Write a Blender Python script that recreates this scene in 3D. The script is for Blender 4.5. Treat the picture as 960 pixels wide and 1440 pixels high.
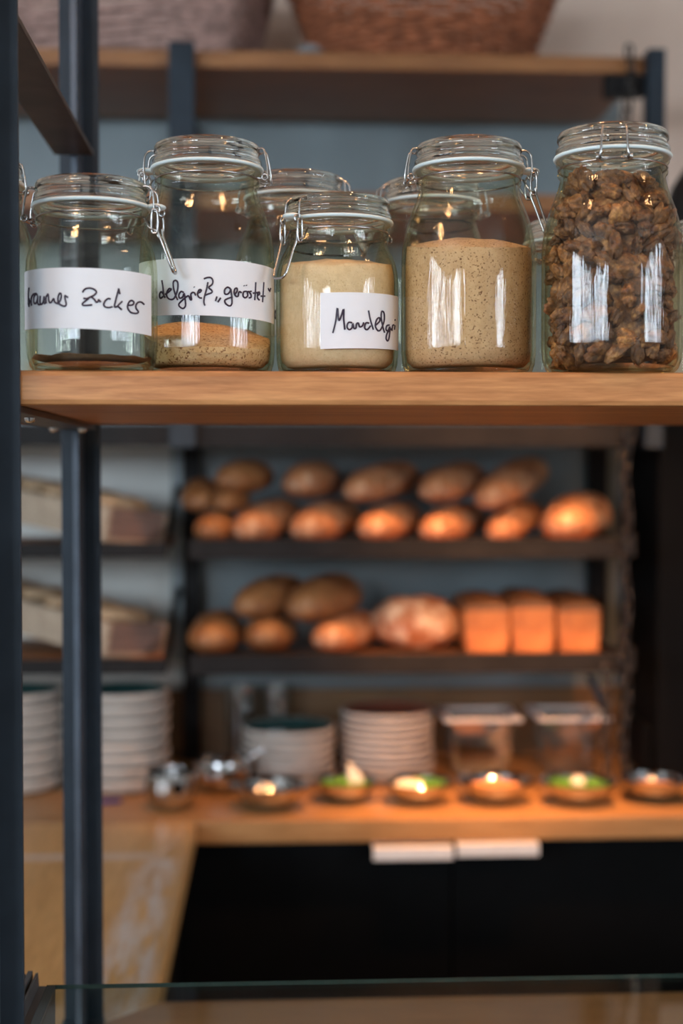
import bpy, bmesh, math, random
from mathutils import Vector, Matrix, noise

for o in list(bpy.data.objects):
    bpy.data.objects.remove(o, do_unlink=True)
scene = bpy.context.scene
COL = scene.collection
random.seed(7)
PI = math.pi
R_ = math.radians

# ------------------------------------------------------------------ camera
EYE = 1.57                      # eye height above the floor
F_PX = 2000.0                   # focal length in pixels of the 960x1440 frame (50 mm)
YAW = math.atan(102 / F_PX)     # turned a little to the right
PITCH = math.atan(60 / F_PX)    # tipped a little down
cam_d = bpy.data.cameras.new('camera')
cam = bpy.data.objects.new('camera', cam_d)
COL.objects.link(cam)
cam.location = (0, 0, EYE)
cam.rotation_euler = (PI / 2 - PITCH, 0, -YAW)
cam_d.sensor_fit = 'VERTICAL'
cam_d.sensor_height = 36
cam_d.sensor_width = 24
cam_d.lens = F_PX / 1440 * 36
cam_d.clip_start = 0.05
cam_d.dof.use_dof = True
cam_d.dof.focus_distance = 1.20
cam_d.dof.aperture_fstop = 3.0
scene.camera = cam

FWD = Vector((math.sin(YAW) * math.cos(PITCH), math.cos(YAW) * math.cos(PITCH), -math.sin(PITCH)))
RGT = Vector((math.cos(YAW), -math.sin(YAW), 0))
UPV = RGT.cross(FWD)
EYEV = Vector((0, 0, EYE))


def ray(px, py):
    return FWD + RGT * ((px - 480) / F_PX) + UPV * (-(py - 720) / F_PX)


def at(px, py, Y):
    """room point seen at photo pixel (px, py) that lies Y metres in front of the camera"""
    d = ray(px, py)
    return EYEV + d * (Y / d.y)


# ------------------------------------------------------------------ world, lights, exposure
world = bpy.data.worlds.new('world')
scene.world = world
world.use_nodes = True
world.node_tree.nodes['Background'].inputs[0].default_value = (0.62, 0.78, 1.0, 1)
world.node_tree.nodes['Background'].inputs[1].default_value = 0.6
vs = scene.view_settings
vs.view_transform = 'Standard'
vs.look = 'None'
vs.exposure = -0.2
vs.gamma = 1.0
vs.use_curve_mapping = False
scene.cycles.sample_clamp_indirect = 6.0

ROOM = dict(x0=-3.6, x1=3.6, y0=-3.0, y1=3.22, z1=3.05)
WIN_Z = (1.72, 2.52)


def area_light(name, loc, rot, sx, sy, power, col):
    d = bpy.data.lights.new(name, 'AREA')
    d.shape = 'RECTANGLE'
    d.size, d.size_y = sx, sy
    d.energy = power
    d.color = col
    o = bpy.data.objects.new(name, d)
    o.location = loc
    o.rotation_euler = rot
    COL.objects.link(o)
    return o


def spot_light(name, loc, target, power, col, size, blend=0.6, radius=0.03):
    d = bpy.data.lights.new(name, 'SPOT')
    d.energy = power
    d.color = col
    d.spot_size = R_(size)
    d.spot_blend = blend
    d.shadow_soft_size = radius
    o = bpy.data.objects.new(name, d)
    o.location = loc
    o.rotation_euler = (Vector(target) - Vector(loc)).to_track_quat('-Z', 'Y').to_euler()
    COL.objects.link(o)
    return o


WZ = (WIN_Z[0] + WIN_Z[1]) / 2
WH = WIN_Z[1] - WIN_Z[0]
DAY = (0.76, 0.88, 1.0)
# daylight in the three window openings of the room behind the camera
area_light('daylight_left_window', (ROOM['x0'] + 0.01, -1.1, WZ), (R_(90), 0, R_(-90)), 3.2, WH, 245, DAY)
area_light('daylight_rear_window', (-2.15, ROOM['y0'] + 0.01, WZ), (R_(90), 0, 0), 2.3, WH, 172, DAY)
area_light('daylight_right_window', (ROOM['x1'] - 0.01, -1.2, WZ), (R_(90), 0, R_(90)), 3.2, WH, 245, DAY)
# warm ceiling spotlights over the rear worktop
WARM = (1.0, 0.44, 0.17)
# place, aim, power, cone angle
SPOTS = [((0.02, 2.02, 2.86), (0.06, 2.84, 1.25), 95, 34),
         ((0.46, 2.02, 2.86), (0.42, 2.84, 1.25), 200, 27),
         ((0.50, 2.36, 2.86), (0.46, 2.70, 0.92), 300, 30),
         ((0.30, 1.75, 2.86), (0.22, 1.25, 1.70), 50, 56),
         ((0.62, 0.85, 2.22), (0.42, 2.85, 1.05), 240, 19)]
# row of dome pendants over the guests' side of the counter
PENDANTS = [(-0.45, 0.75), (0.35, 0.75), (1.15, 0.75)]
PENDANT_Z = 2.45


# ------------------------------------------------------------------ materials
def new_mat(name):
    m = bpy.data.materials.new(name)
    m.use_nodes = True
    nt = m.node_tree
    b = nt.nodes['Principled BSDF']
    return m, nt, b


def N(nt, kind, **kw):
    n = nt.nodes.new(kind)
    for k, v in kw.items():
        setattr(n, k, v)
    return n


def coords(nt, scale=(1, 1, 1), out='Object', rot=(0, 0, 0)):
    tc = N(nt, 'ShaderNodeTexCoord')
    mp = N(nt, 'ShaderNodeMapping')
    mp.inputs['Scale'].default_value = scale
    mp.inputs['Rotation'].default_value = rot
    nt.links.new(tc.outputs[out], mp.inputs['Vector'])
    return mp.outputs['Vector']


def noise_tex(nt, vec, scale, detail=4, rough=0.55, dist=0.0):
    n = N(nt, 'ShaderNodeTexNoise')
    n.inputs['Scale'].default_value = scale
    n.inputs['Detail'].default_value = detail
    n.inputs['Roughness'].default_value = rough
    n.inputs['Distortion'].default_value = dist
    nt.links.new(vec, n.inputs['Vector'])
    return n.outputs['Fac']


def ramp(nt, fac, stops):
    r = N(nt, 'ShaderNodeValToRGB')
    el = r.color_ramp.elements
    while len(el) > 1:
        el.remove(el[-1])
    el[0].position = stops[0][0]
    el[0].color = (*stops[0][1], 1)
    for p, c in stops[1:]:
        e = el.new(p)
        e.color = (*c, 1)
    nt.links.new(fac, r.inputs['Fac'])
    return r.outputs['Color']


def bump(nt, fac, strength, dist=0.002):
    b = N(nt, 'ShaderNodeBump')
    b.inputs['Strength'].default_value = strength
    b.inputs['Distance'].default_value = dist
    nt.links.new(fac, b.inputs['Height'])
    return b.outputs['Normal']


def mixc(nt, fac, a, b):
    m = N(nt, 'ShaderNodeMix', data_type='RGBA')
    for key, v in ((0, fac), (6, a), (7, b)):
        if hasattr(v, 'links') or isinstance(v, bpy.types.NodeSocket):
            nt.links.new(v, m.inputs[key])
        else:
            m.inputs[key].default_value = v if key == 0 else (*v, 1)
    return m.outputs[2]


def mat_plain(name, col, rough=0.5, metal=0.0, vary=0.15, nscale=30, bmp=0.0, spec=0.5):
    m, nt, b = new_mat(name)
    v = coords(nt)
    f = noise_tex(nt, v, nscale)
    lo = tuple(c * (1 - vary) for c in col)
    hi = tuple(min(1, c * (1 + vary)) for c in col)
    nt.links.new(ramp(nt, f, [(0.3, lo), (0.7, hi)]), b.inputs['Base Color'])
    b.inputs['Roughness'].default_value = rough
    b.inputs['Metallic'].default_value = metal
    b.inputs['Specular IOR Level'].default_value = spec
    if bmp:
        nt.links.new(bump(nt, f, bmp), b.inputs['Normal'])
    return m


def mat_wood(name, dark, mid, light, axis='X', rough=0.45, flour=False, grain=1.0):
    m, nt, b = new_mat(name)
    s = {'X': (1.6, 22, 22), 'Y': (22, 1.6, 22), 'Z': (22, 22, 1.6)}[axis]
    v = coords(nt, s)
    f1 = noise_tex(nt, v, 1.6 * grain, 6, 0.6, 0.8)
    s2 = {'X': (14, 160, 160), 'Y': (160, 14, 160), 'Z': (160, 160, 14)}[axis]
    f2 = noise_tex(nt, coords(nt, s2), 1.0 * grain, 3, 0.6, 0.2)
    c1 = ramp(nt, f1, [(0.28, dark), (0.5, mid), (0.74, light)])
    c2 = ramp(nt, f2, [(0.35, tuple(c * 0.72 for c in mid)), (0.65, tuple(min(1, c * 1.12) for c in light))])
    c = mixc(nt, 0.38, c1, c2)
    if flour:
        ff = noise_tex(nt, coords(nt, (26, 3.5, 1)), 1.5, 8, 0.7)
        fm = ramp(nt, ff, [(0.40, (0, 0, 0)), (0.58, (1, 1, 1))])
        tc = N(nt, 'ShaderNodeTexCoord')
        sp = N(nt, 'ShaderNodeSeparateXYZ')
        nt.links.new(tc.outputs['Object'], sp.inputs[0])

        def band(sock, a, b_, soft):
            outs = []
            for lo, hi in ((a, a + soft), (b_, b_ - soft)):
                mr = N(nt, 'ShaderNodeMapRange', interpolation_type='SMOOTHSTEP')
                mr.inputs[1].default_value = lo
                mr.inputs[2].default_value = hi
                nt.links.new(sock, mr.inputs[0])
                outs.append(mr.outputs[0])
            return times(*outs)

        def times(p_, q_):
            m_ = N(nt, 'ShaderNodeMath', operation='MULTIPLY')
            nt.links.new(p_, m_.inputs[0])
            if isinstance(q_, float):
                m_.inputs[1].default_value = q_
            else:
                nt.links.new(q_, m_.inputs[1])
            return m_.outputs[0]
        # whitish streaks mixed in along the inner edge, and one band across the board
        long_mask = times(band(sp.outputs[0], -0.235, -0.135, 0.03), band(sp.outputs[1], 1.60, 2.38, 0.06))
        cross_mask = times(band(sp.outputs[0], -0.50, -0.17, 0.04), band(sp.outputs[1], 2.345, 2.40, 0.018))
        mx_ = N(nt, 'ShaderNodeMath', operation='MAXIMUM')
        nt.links.new(times(long_mask, fm), mx_.inputs[0])
        nt.links.new(times(cross_mask, 0.7), mx_.inputs[1])
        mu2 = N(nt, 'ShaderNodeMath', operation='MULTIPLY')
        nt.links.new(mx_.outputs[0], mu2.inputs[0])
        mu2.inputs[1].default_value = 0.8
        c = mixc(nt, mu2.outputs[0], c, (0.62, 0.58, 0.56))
    nt.links.new(c, b.inputs['Base Color'])
    b.inputs['Roughness'].default_value = rough
    nt.links.new(bump(nt, f2, 0.18, 0.001), b.inputs['Normal'])
    return m


def mat_thin_glass(name, clear=(0.965, 0.975, 0.955), edge=(0.62, 0.66, 0.46), streak=0.12, f0=0.045):
    """thin-walled clear glass: lets light through, Schlick reflection, greener where the wall is seen along its thickness"""
    m, nt, b = new_mat(name)
    nt.nodes.remove(b)
    out = nt.nodes['Material Output']
    lw = N(nt, 'ShaderNodeLayerWeight')
    lw.inputs['Blend'].default_value = 0.5
    pw = N(nt, 'ShaderNodeMath', operation='POWER')
    nt.links.new(lw.outputs['Facing'], pw.inputs[0])
    pw.inputs[1].default_value = 5.0
    ma = N(nt, 'ShaderNodeMath', operation='MULTIPLY_ADD')
    nt.links.new(pw.outputs[0], ma.inputs[0])
    ma.inputs[1].default_value = 0.9 - f0
    ma.inputs[2].default_value = f0
    pe = N(nt, 'ShaderNodeMath', operation='POWER')
    nt.links.new(lw.outputs['Facing'], pe.inputs[0])
    pe.inputs[1].default_value = 3.5
    tr = N(nt, 'ShaderNodeBsdfTransparent')
    nt.links.new(mixc(nt, pe.outputs[0], clear, edge), tr.inputs['Color'])
    gl = N(nt, 'ShaderNodeBsdfGlossy')
    gl.inputs['Roughness'].default_value = 0.03
    if streak:
        f = noise_tex(nt, coords(nt, (120, 120, 4)), 1.0, 3, 0.6)
        nt.links.new(bump(nt, f, streak, 0.002), gl.inputs['Normal'])
    mx = N(nt, 'ShaderNodeMixShader')
    nt.links.new(ma.outputs[0], mx.inputs[0])
    nt.links.new(tr.outputs[0], mx.inputs[1])
    nt.links.new(gl.outputs[0], mx.inputs[2])
    nt.links.new(mx.outputs[0], out.inputs['Surface'])
    return m


def mat_solid_glass(name, col=(0.93, 0.96, 0.9), rough=0.02):
    m, nt, b = new_mat(name)
    f = noise_tex(nt, coords(nt, (90, 90, 30)), 1.0, 2)
    nt.links.new(ramp(nt, f, [(0.3, tuple(c * .97 for c in col)), (0.7, col)]), b.inputs['Base Color'])
    b.inputs['Transmission Weight'].default_value = 1.0
    b.inputs['Roughness'].default_value = rough
    b.inputs['IOR'].default_value = 1.48
    nt.links.new(bump(nt, f, 0.05, 0.001), b.inputs['Normal'])
    return m


def mat_crust(name, dark, mid, light, floury=0.25, scale=14):
    m, nt, b = new_mat(name)
    v = coords(nt)
    f = noise_tex(nt, v, scale, 6, 0.6)
    f2 = noise_tex(nt, v, scale * 3.2, 5, 0.6)
    c = ramp(nt, f, [(0.25, dark), (0.5, mid), (0.75, light)])
    fl = ramp(nt, f2, [(0.66 - floury * 0.45, (0, 0, 0)), (0.82 - floury * 0.2, (floury * 2, ) * 3)])
    c = mixc(nt, fl, c, (0.72, 0.58, 0.42))
    nt.links.new(c, b.inputs['Base Color'])
    b.inputs['Roughness'].default_value = 0.55
    nt.links.new(bump(nt, f2, 0.5, 0.006), b.inputs['Normal'])
    return m


def mat_speckle(name, base, specks, scale, amount, base2=None):
    m, nt, b = new_mat(name)
    v = coords(nt)
    f = noise_tex(nt, v, scale, 2, 0.6)
    g = noise_tex(nt, v, scale * 0.22, 3, 0.6)
    c0 = ramp(nt, g, [(0.3, base2 or tuple(c * 0.82 for c in base)), (0.7, base)])
    mask = ramp(nt, f, [(0.70 - amount, (1, 1, 1)), (0.74 - amount + 0.03, (0, 0, 0))])
    inv = N(nt, 'ShaderNodeInvert')
    nt.links.new(mask, inv.inputs[1])
    nt.links.new(mixc(nt, inv.outputs[0], c0, specks), b.inputs['Base Color'])
    b.inputs['Roughness'].default_value = 0.95
    b.inputs['Specular IOR Level'].default_value = 0.1
    nt.links.new(bump(nt, noise_tex(nt, v, scale * 0.7, 2), 0.6, 0.0015), b.inputs['Normal'])
    return m


M = {}
M['oak'] = mat_wood('oak_board', (0.18, 0.058, 0.016), (0.40, 0.155, 0.048), (0.64, 0.31, 0.115), grain=1.3)
M['shelf_wood'] = mat_wood('shelf_wood', (0.15, 0.055, 0.018), (0.27, 0.105, 0.033), (0.38, 0.165, 0.055))
M['top_wood'] = mat_wood('worktop_wood', (0.27, 0.125, 0.045), (0.36, 0.18, 0.065), (0.44, 0.24, 0.10), rough=0.35)
M['top_wood_streaked'] = mat_wood('worktop_wood_streaked', (0.40, 0.20, 0.065), (0.56, 0.31, 0.11), (0.66, 0.39, 0.16), axis='Y', rough=0.35, flour=True)  # left board: paler wood than the others, whitish streaks mixed in
M['mid_wood'] = mat_wood('mid_shelf_wood', (0.20, 0.075, 0.025), (0.28, 0.115, 0.04), (0.36, 0.16, 0.06))
M['splash_wood'] = mat_wood('backsplash_wood', (0.10, 0.05, 0.02), (0.17, 0.085, 0.03), (0.24, 0.125, 0.05))
M['crate_wood'] = mat_wood('tray_wood', (0.26, 0.19, 0.13), (0.42, 0.33, 0.24), (0.56, 0.45, 0.34), axis='Y', rough=0.7)
M['crate_end'] = mat_wood('tray_end_wood', (0.13, 0.085, 0.072), (0.21, 0.145, 0.125), (0.30, 0.215, 0.19), axis='Y', rough=0.7)
M['steel'] = mat_plain('blackened_steel', (0.021, 0.031, 0.043), 0.5, 0.0, 0.25, 14, 0.05, 0.25)
M['web'] = mat_plain('paler_web_steel', (0.060, 0.075, 0.098), 0.4, 0.3, 0.3, 14, 0.05)  # web coloured paler than the flanges
M['steel_dark'] = mat_plain('dark_steel', (0.010, 0.0092, 0.0095), 0.55, 0.0, 0.3, 14, 0, 0.2)
M['strap'] = mat_plain('raw_strap_steel', (0.07, 0.062, 0.056), 0.42, 0.5, 0.35, 22, 0.05)
M['chain'] = mat_plain('chain_steel', (0.05, 0.045, 0.042), 0.35, 0.8, 0.2, 20)
M['screw'] = mat_plain('zinc_screw', (0.7, 0.72, 0.74), 0.25, 1.0, 0.05)
M['wire'] = mat_plain('bright_wire', (0.40, 0.39, 0.38), 0.22, 1.0, 0.05)
M['chrome'] = mat_plain('polished_steel', (0.50, 0.49, 0.485), 0.05, 1.0, 0.05, 8)
M['alu'] = mat_plain('brushed_aluminium', (0.86, 0.83, 0.80), 0.4, 0.2, 0.05, 40)
M['profile'] = mat_plain('grey_profile', (0.075, 0.085, 0.095), 0.4, 0.4, 0.15)
M['black'] = mat_plain('matt_black_front', (0.002, 0.002, 0.0022), 0.7, 0.0, 0.2, 20, 0, 0.12)
M['lamp_black'] = mat_plain('lamp_black', (0.006, 0.006, 0.006), 0.45, 0.0, 0.1)
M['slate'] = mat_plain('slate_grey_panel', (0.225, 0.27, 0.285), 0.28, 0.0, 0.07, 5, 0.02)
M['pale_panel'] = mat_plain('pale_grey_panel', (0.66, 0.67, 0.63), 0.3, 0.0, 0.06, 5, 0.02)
M['beige'] = mat_plain('beige_plaster', (0.78, 0.60, 0.49), 0.85, 0.0, 0.05, 6, 0.05)
M['plaster'] = mat_plain('white_plaster', (0.60, 0.57, 0.53), 0.9, 0.0, 0.04, 6)
M['floor'] = mat_plain('floor_screed', (0.16, 0.14, 0.12), 0.6, 0.0, 0.2, 4)
M['frame'] = mat_plain('window_paint', (0.10, 0.11, 0.11), 0.5)
M['jar_glass'] = mat_thin_glass('jar_glass', (0.955, 0.965, 0.93), (0.74, 0.74, 0.42), streak=0.35, f0=0.040)
M['jar_inside'] = mat_thin_glass('jar_inside', (0.97, 0.98, 0.95), (0.72, 0.73, 0.42), 0.15, 0.012)
M['box_glass'] = mat_thin_glass('clear_plastic', (0.86, 0.86, 0.85), (0.6, 0.6, 0.59), 0.0, 0.22)
M['tumbler'] = mat_thin_glass('tumbler_glass', (0.90, 0.92, 0.92), (0.45, 0.5, 0.5), 0.05, 0.22)
M['pane'] = mat_thin_glass('pane_glass', (0.97, 0.98, 0.97), (0.8, 0.85, 0.8), 0.0)
M['sheet'] = mat_thin_glass('counter_glass', (0.90, 0.94, 0.915), (0.6, 0.7, 0.65), 0.0, 0.05)
M['sheet_edge'] = mat_plain('glass_edge', (0.03, 0.055, 0.05), 0.12, 0.0, 0.2, 40)
M['lid_glass'] = mat_solid_glass('lid_glass')
M['rubber'] = mat_plain('white_rubber', (0.60, 0.72, 0.74), 0.5, 0.0, 0.03)
M['paper'] = mat_plain('label_paper', (0.70, 0.72, 0.755), 0.6, 0.0, 0.02, 60)
M['ink'] = mat_plain('purple_black_ink', (0.022, 0.010, 0.030), 0.5)
M['almond'] = mat_speckle('ground_almond', (0.76, 0.565, 0.37), (0.50, 0.31, 0.16), 800, 0.06, (0.67, 0.48, 0.30))
M['brown_almond'] = mat_speckle('brown_ground_almond', (0.62, 0.405, 0.235), (0.16, 0.07, 0.03), 560, 0.11, (0.52, 0.32, 0.175))
M['roast_almond'] = mat_speckle('roasted_almond_grit', (0.68, 0.47, 0.27), (0.22, 0.09, 0.035), 450, 0.14, (0.58, 0.36, 0.18))
M['brown_sugar'] = mat_speckle('brown_sugar', (0.26, 0.15, 0.085), (0.42, 0.26, 0.15), 600, 0.05)
M['crust'] = mat_crust('loaf_crust', (0.13, 0.040, 0.014), (0.36, 0.135, 0.048), (0.60, 0.31, 0.15), 0.36)
M['crust_dark'] = mat_crust('dark_loaf_crust', (0.12, 0.042, 0.014), (0.29, 0.115, 0.036), (0.45, 0.22, 0.085), 0.2)
M['crust_flour'] = mat_crust('floured_loaf_crust', (0.16, 0.05, 0.02), (0.36, 0.13, 0.05), (0.50, 0.24, 0.11), 0.52, 9)
M['crust_tin'] = mat_crust('tin_loaf_side', (0.24, 0.072, 0.018), (0.42, 0.145, 0.038), (0.52, 0.21, 0.065), 0.05, 18)
M['crust_top'] = mat_crust('tin_loaf_top', (0.07, 0.03, 0.012), (0.14, 0.06, 0.022), (0.22, 0.10, 0.04), 0.05)
M['crisp'] = mat_crust('pale_crust', (0.26, 0.15, 0.075), (0.46, 0.30, 0.17), (0.62, 0.45, 0.28), 0.3)
M['stone'] = mat_plain('stoneware_outside', (0.50, 0.44, 0.39), 0.6, 0.0, 0.12, 26, 0.05)
M['teal'] = mat_plain('teal_glaze', (0.020, 0.060, 0.058), 0.25, 0.0, 0.3, 16)
M['rust'] = mat_plain('rust_glaze', (0.22, 0.06, 0.03), 0.3, 0.0, 0.3, 16)
M['wicker_grey'] = mat_plain('greyed_wicker', (0.42, 0.27, 0.23), 0.75, 0.0, 0.45, 45)
M['wicker_brown'] = mat_plain('brown_wicker', (0.34, 0.115, 0.05), 0.6, 0.0, 0.5, 40)
M['herb'] = mat_plain('green_herb', (0.09, 0.26, 0.02), 0.6, 0.0, 0.5, 60)
M['cream'] = mat_plain('cream_white', (0.72, 0.66, 0.54), 0.6, 0.0, 0.08, 30)
M['filling'] = mat_plain('orange_spice', (0.52, 0.22, 0.08), 0.8, 0.0, 0.4, 200, 0.3)
M['blue'] = mat_plain('blue_plastic', (0.01, 0.035, 0.20), 0.4)
M['cloth'] = mat_plain('grey_linen', (0.24, 0.25, 0.26), 0.9, 0.0, 0.2, 60)


def mat_walnut():
    m, nt, b = new_mat('walnut_kernel')
    v = coords(nt)
    f = noise_tex(nt, v, 170, 5, 0.65)
    info = N(nt, 'ShaderNodeObjectInfo')
    c = ramp(nt, f, [(0.32, (0.055, 0.018, 0.006)), (0.52, (0.20, 0.078, 0.025)), (0.76, (0.50, 0.25, 0.095))])
    rr = ramp(nt, info.outputs['Random'], [(0.0, (0.55, 0.50, 0.48)), (0.6, (1.0, 0.95, 0.9)), (0.9, (1.25, 1.2, 1.1)), (1.0, (2.0, 2.0, 1.8))])
    mu = N(nt, 'ShaderNodeMix', data_type='RGBA', blend_type='MULTIPLY')
    mu.inputs[0].default_value = 1.0
    nt.links.new(c, mu.inputs[6])
    nt.links.new(rr, mu.inputs[7])
    nt.links.new(mu.outputs[2], b.inputs['Base Color'])
    b.inputs['Roughness'].default_value = 0.55
    nt.links.new(bump(nt, f, 0.5, 0.002), b.inputs['Normal'])
    return m


M['walnut'] = mat_walnut()


# ------------------------------------------------------------------ mesh helpers
def box(bm, x0, x1, y0, y1, z0, z1, rot=None, mi=0):
    vs_ = [bm.verts.new((x, y, z)) for x in (x0, x1) for y in (y0, y1) for z in (z0, z1)]
    fs = [(0, 1, 3, 2), (4, 6, 7, 5), (0, 4, 5, 1), (2, 3, 7, 6), (0, 2, 6, 4), (1, 5, 7, 3)]
    out = []
    for f in fs:
        fc = bm.faces.new([vs_[i] for i in f])
        fc.material_index = mi
        out.append(fc)
    if rot is not None:
        for v in vs_:
            v.co = rot @ v.co
    return vs_


def lathe(bm, prof, seg=48, cap_first=True, cap_last=False, squash=(1, 1), mi=0):
    rings = []
    for r, z in prof:
        rings.append([bm.verts.new((r * math.cos(2 * PI * i / seg) * squash[0], r * math.sin(2 * PI * i / seg) * squash[1], z)) for i in range(seg)])
    for a, b_ in zip(rings, rings[1:]):
        for i in range(seg):
            j = (i + 1) % seg
            bm.faces.new((a[i], a[j], b_[j], b_[i])).material_index = mi
    if cap_first:
        bm.faces.new(list(reversed(rings[0]))).material_index = mi
    if cap_last:
        bm.faces.new(rings[-1]).material_index = mi
    return rings


def ring(bm, prof, seg=48):
    """closed profile turned round z"""
    rings = lathe(bm, prof, seg, False, False)
    a, b_ = rings[-1], rings[0]
    for i in range(seg):
        j = (i + 1) % seg
        bm.faces.new((a[i], a[j], b_[j], b_[i]))


def smooth_path(pts, n=5, closed=False):
    P = [Vector(p) for p in pts]
    if len(P) < 3:
        return P
    out = []
    cnt = len(P) if closed else len(P) - 1
    for i in range(cnt):
        if closed:
            p0, p1, p2, p3 = P[i - 1], P[i], P[(i + 1) % len(P)], P[(i + 2) % len(P)]
        else:
            p0, p1, p2, p3 = P[max(i - 1, 0)], P[i], P[i + 1], P[min(i + 2, len(P) - 1)]
        for k in range(n):
            t = k / n
            out.append(0.5 * ((2 * p1) + (p2 - p0) * t + (2 * p0 - 5 * p1 + 4 * p2 - p3) * t * t + (3 * p1 - p0 - 3 * p2 + p3) * t ** 3))
    if not closed:
        out.append(P[-1])
    return out


def tube(bm, pts, r, seg=8, closed=False, caps=True):
    P = [Vector(p) for p in pts]
    n = len(P)
    rings = []
    up = None
    for i in range(n):
        if closed:
            t = P[(i + 1) % n] - P[i - 1]
        else:
            t = P[min(i + 1, n - 1)] - P[max(i - 1, 0)]
        if t.length < 1e-9:
            t = Vector((0, 0, 1))
        t.normalize()
        if up is None:
            up = Vector((0, 0, 1)) if abs(t.z) < 0.9 else Vector((1, 0, 0))
        side = t.cross(up)
        if side.length < 1e-6:
            side = t.orthogonal()
        side.normalize()
        up = side.cross(t).normalized()
        rr = r[i] if isinstance(r, (list, tuple)) else r
        rings.append([bm.verts.new(P[i] + (side * math.cos(2 * PI * k / seg) + up * math.sin(2 * PI * k / seg)) * rr) for k in range(seg)])
    for i in range(n if closed else n - 1):
        a, b_ = rings[i], rings[(i + 1) % n]
        for k in range(seg):
            j = (k + 1) % seg
            bm.faces.new((a[k], a[j], b_[j], b_[k]))
    if not closed and caps:
        bm.faces.new(list(reversed(rings[0])))
        bm.faces.new(rings[-1])


def extrude_poly(bm, poly, y0, y1, mi=0):
    """polygon in x,z pushed along y"""
    a = [bm.verts.new((x, y0, z)) for x, z in poly]
    b_ = [bm.verts.new((x, y1, z)) for x, z in poly]
    n = len(poly)
    bm.faces.new(a).material_index = mi
    bm.faces.new(list(reversed(b_))).material_index = mi
    for i in range(n):
        j = (i + 1) % n
        bm.faces.new((a[j], a[i], b_[i], b_[j])).material_index = mi


def mesh_of(bm, mats, smooth=False, bevel=0.0):
    bmesh.ops.recalc_face_normals(bm, faces=bm.faces)
    if bevel:
        bmesh.ops.bevel(bm, geom=[e for e in bm.edges if len(e.link_faces) == 2 and e.calc_face_angle(0) > 0.6], offset=bevel, segments=2, affect='EDGES', profile=0.6)
    me = bpy.data.meshes.new('mesh')
    bm.to_mesh(me)
    bm.free()
    for m in (mats if isinstance(mats, (list, tuple)) else [mats]):
        me.materials.append(M[m] if isinstance(m, str) else m)
    if smooth:
        for p in me.polygons:
            p.use_smooth = True
    return me


def link(name, data, parent=None, loc=(0, 0, 0), rot=(0, 0, 0)):
    o = bpy.data.objects.new(name, data)
    COL.objects.link(o)
    o.location = loc
    o.rotation_euler = rot
    if parent is not None:
        o.parent = parent
    return o


def part(name, bm, mats, parent=None, smooth=False, bevel=0.0, loc=(0, 0, 0), rot=(0, 0, 0), label=None):
    me = mesh_of(bm, mats, smooth, bevel)
    me.name = name
    if smooth:
        me.set_sharp_from_angle(angle=R_(50))
    o = link(name, me, parent, loc, rot)
    if label:
        o['label'] = label
    return o


def tag(o, label, cat, group=None, kind=None):
    o['label'] = label
    o['category'] = cat
    if group:
        o['group'] = group
    if kind:
        o['kind'] = kind
    return o


def thing(name, label, cat, loc=(0, 0, 0), rotz=0.0, group=None):
    o = link(name, None, None, loc, (0, 0, rotz))
    return tag(o, label, cat, group)


def struct(name, bm, mats, parent=None, **kw):
    o = part(name, bm, mats, parent, **kw)
    if parent is None:
        o['kind'] = 'structure'
    return o


def bx(*a, **k):
    bm = bmesh.new()
    box(bm, *a, **k)
    return bm


# ------------------------------------------------------------------ the room
x0, x1, y0, y1, zc = ROOM['x0'], ROOM['x1'], ROOM['y0'], ROOM['y1'], ROOM['z1']
struct('floor', bx(x0, x1, y0, y1, -0.1, 0), 'floor')
struct('ceiling', bx(x0, x1, y0, y1, zc, zc + 0.1), 'plaster')
wall_back = struct('wall_back', bx(x0, x1, y1, y1 + 0.1, 0, zc), 'beige')
WALL_Y = y1


def wall_with_window(name, axis, pos, a0, a1, w0, w1, out):
    bm = bmesh.new()
    t0, t1 = (pos, pos + out * 0.12) if out > 0 else (pos + out * 0.12, pos)
    for (p0, p1, z0, z1) in ((a0, w0, 0, zc), (w1, a1, 0, zc), (w0, w1, 0, WIN_Z[0]), (w0, w1, WIN_Z[1], zc)):
        if axis == 'x':
            box(bm, t0, t1, p0, p1, z0, z1)
        else:
            box(bm, p0, p1, t0, t1, z0, z1)
    return struct(name, bm, 'plaster')


wall_with_window('wall_left', 'x', x0, y0, y1, -2.7, 0.5, -1)
wall_with_window('wall_front', 'y', y0, x0, x1, -3.3, -1.0, -1)
wall_with_window('wall_right', 'x', x1, y0, y1, -2.8, 0.4, 1)


def window(name, axis, pos, w0, w1, inward, bars):
    bm = bmesh.new()
    z0, z1 = WIN_Z
    t0, t1 = sorted((pos + inward * 0.02, pos + inward * 0.07))

    def b(p0, p1, c, d):
        if axis == 'x':
            box(bm, t0, t1, p0, p1, c, d)
        else:
            box(bm, p0, p1, t0, t1, c, d)
    b(w0 - 0.05, w0, z0 - 0.05, z1 + 0.05)
    b(w1, w1 + 0.05, z0 - 0.05, z1 + 0.05)
    b(w0, w1, z0 - 0.05, z0)
    b(w0, w1, z1, z1 + 0.05)
    for f, w in bars:
        c = w0 + (w1 - w0) * f
        b(c - w / 2, c + w / 2, z0, z1)
    o = struct(name, bm, 'frame')
    bm = bmesh.new()
    q0, q1 = sorted((pos - inward * 0.06, pos - inward * 0.066))
    if axis == 'x':
        box(bm, q0, q1, w0, w1, z0, z1)
    else:
        box(bm, w0, w1, q0, q1, z0, z1)
    part('pane', bm, 'pane', o)


rb = random.Random(12)


def streak_bars(n):  # bars of varied width, added to break the window reflections into streaks
    return [((i + rb.uniform(0.2, 0.8)) / n, rb.choice((0.06, 0.10, 0.16, 0.24, 0.30))) for i in range(n)]


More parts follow.
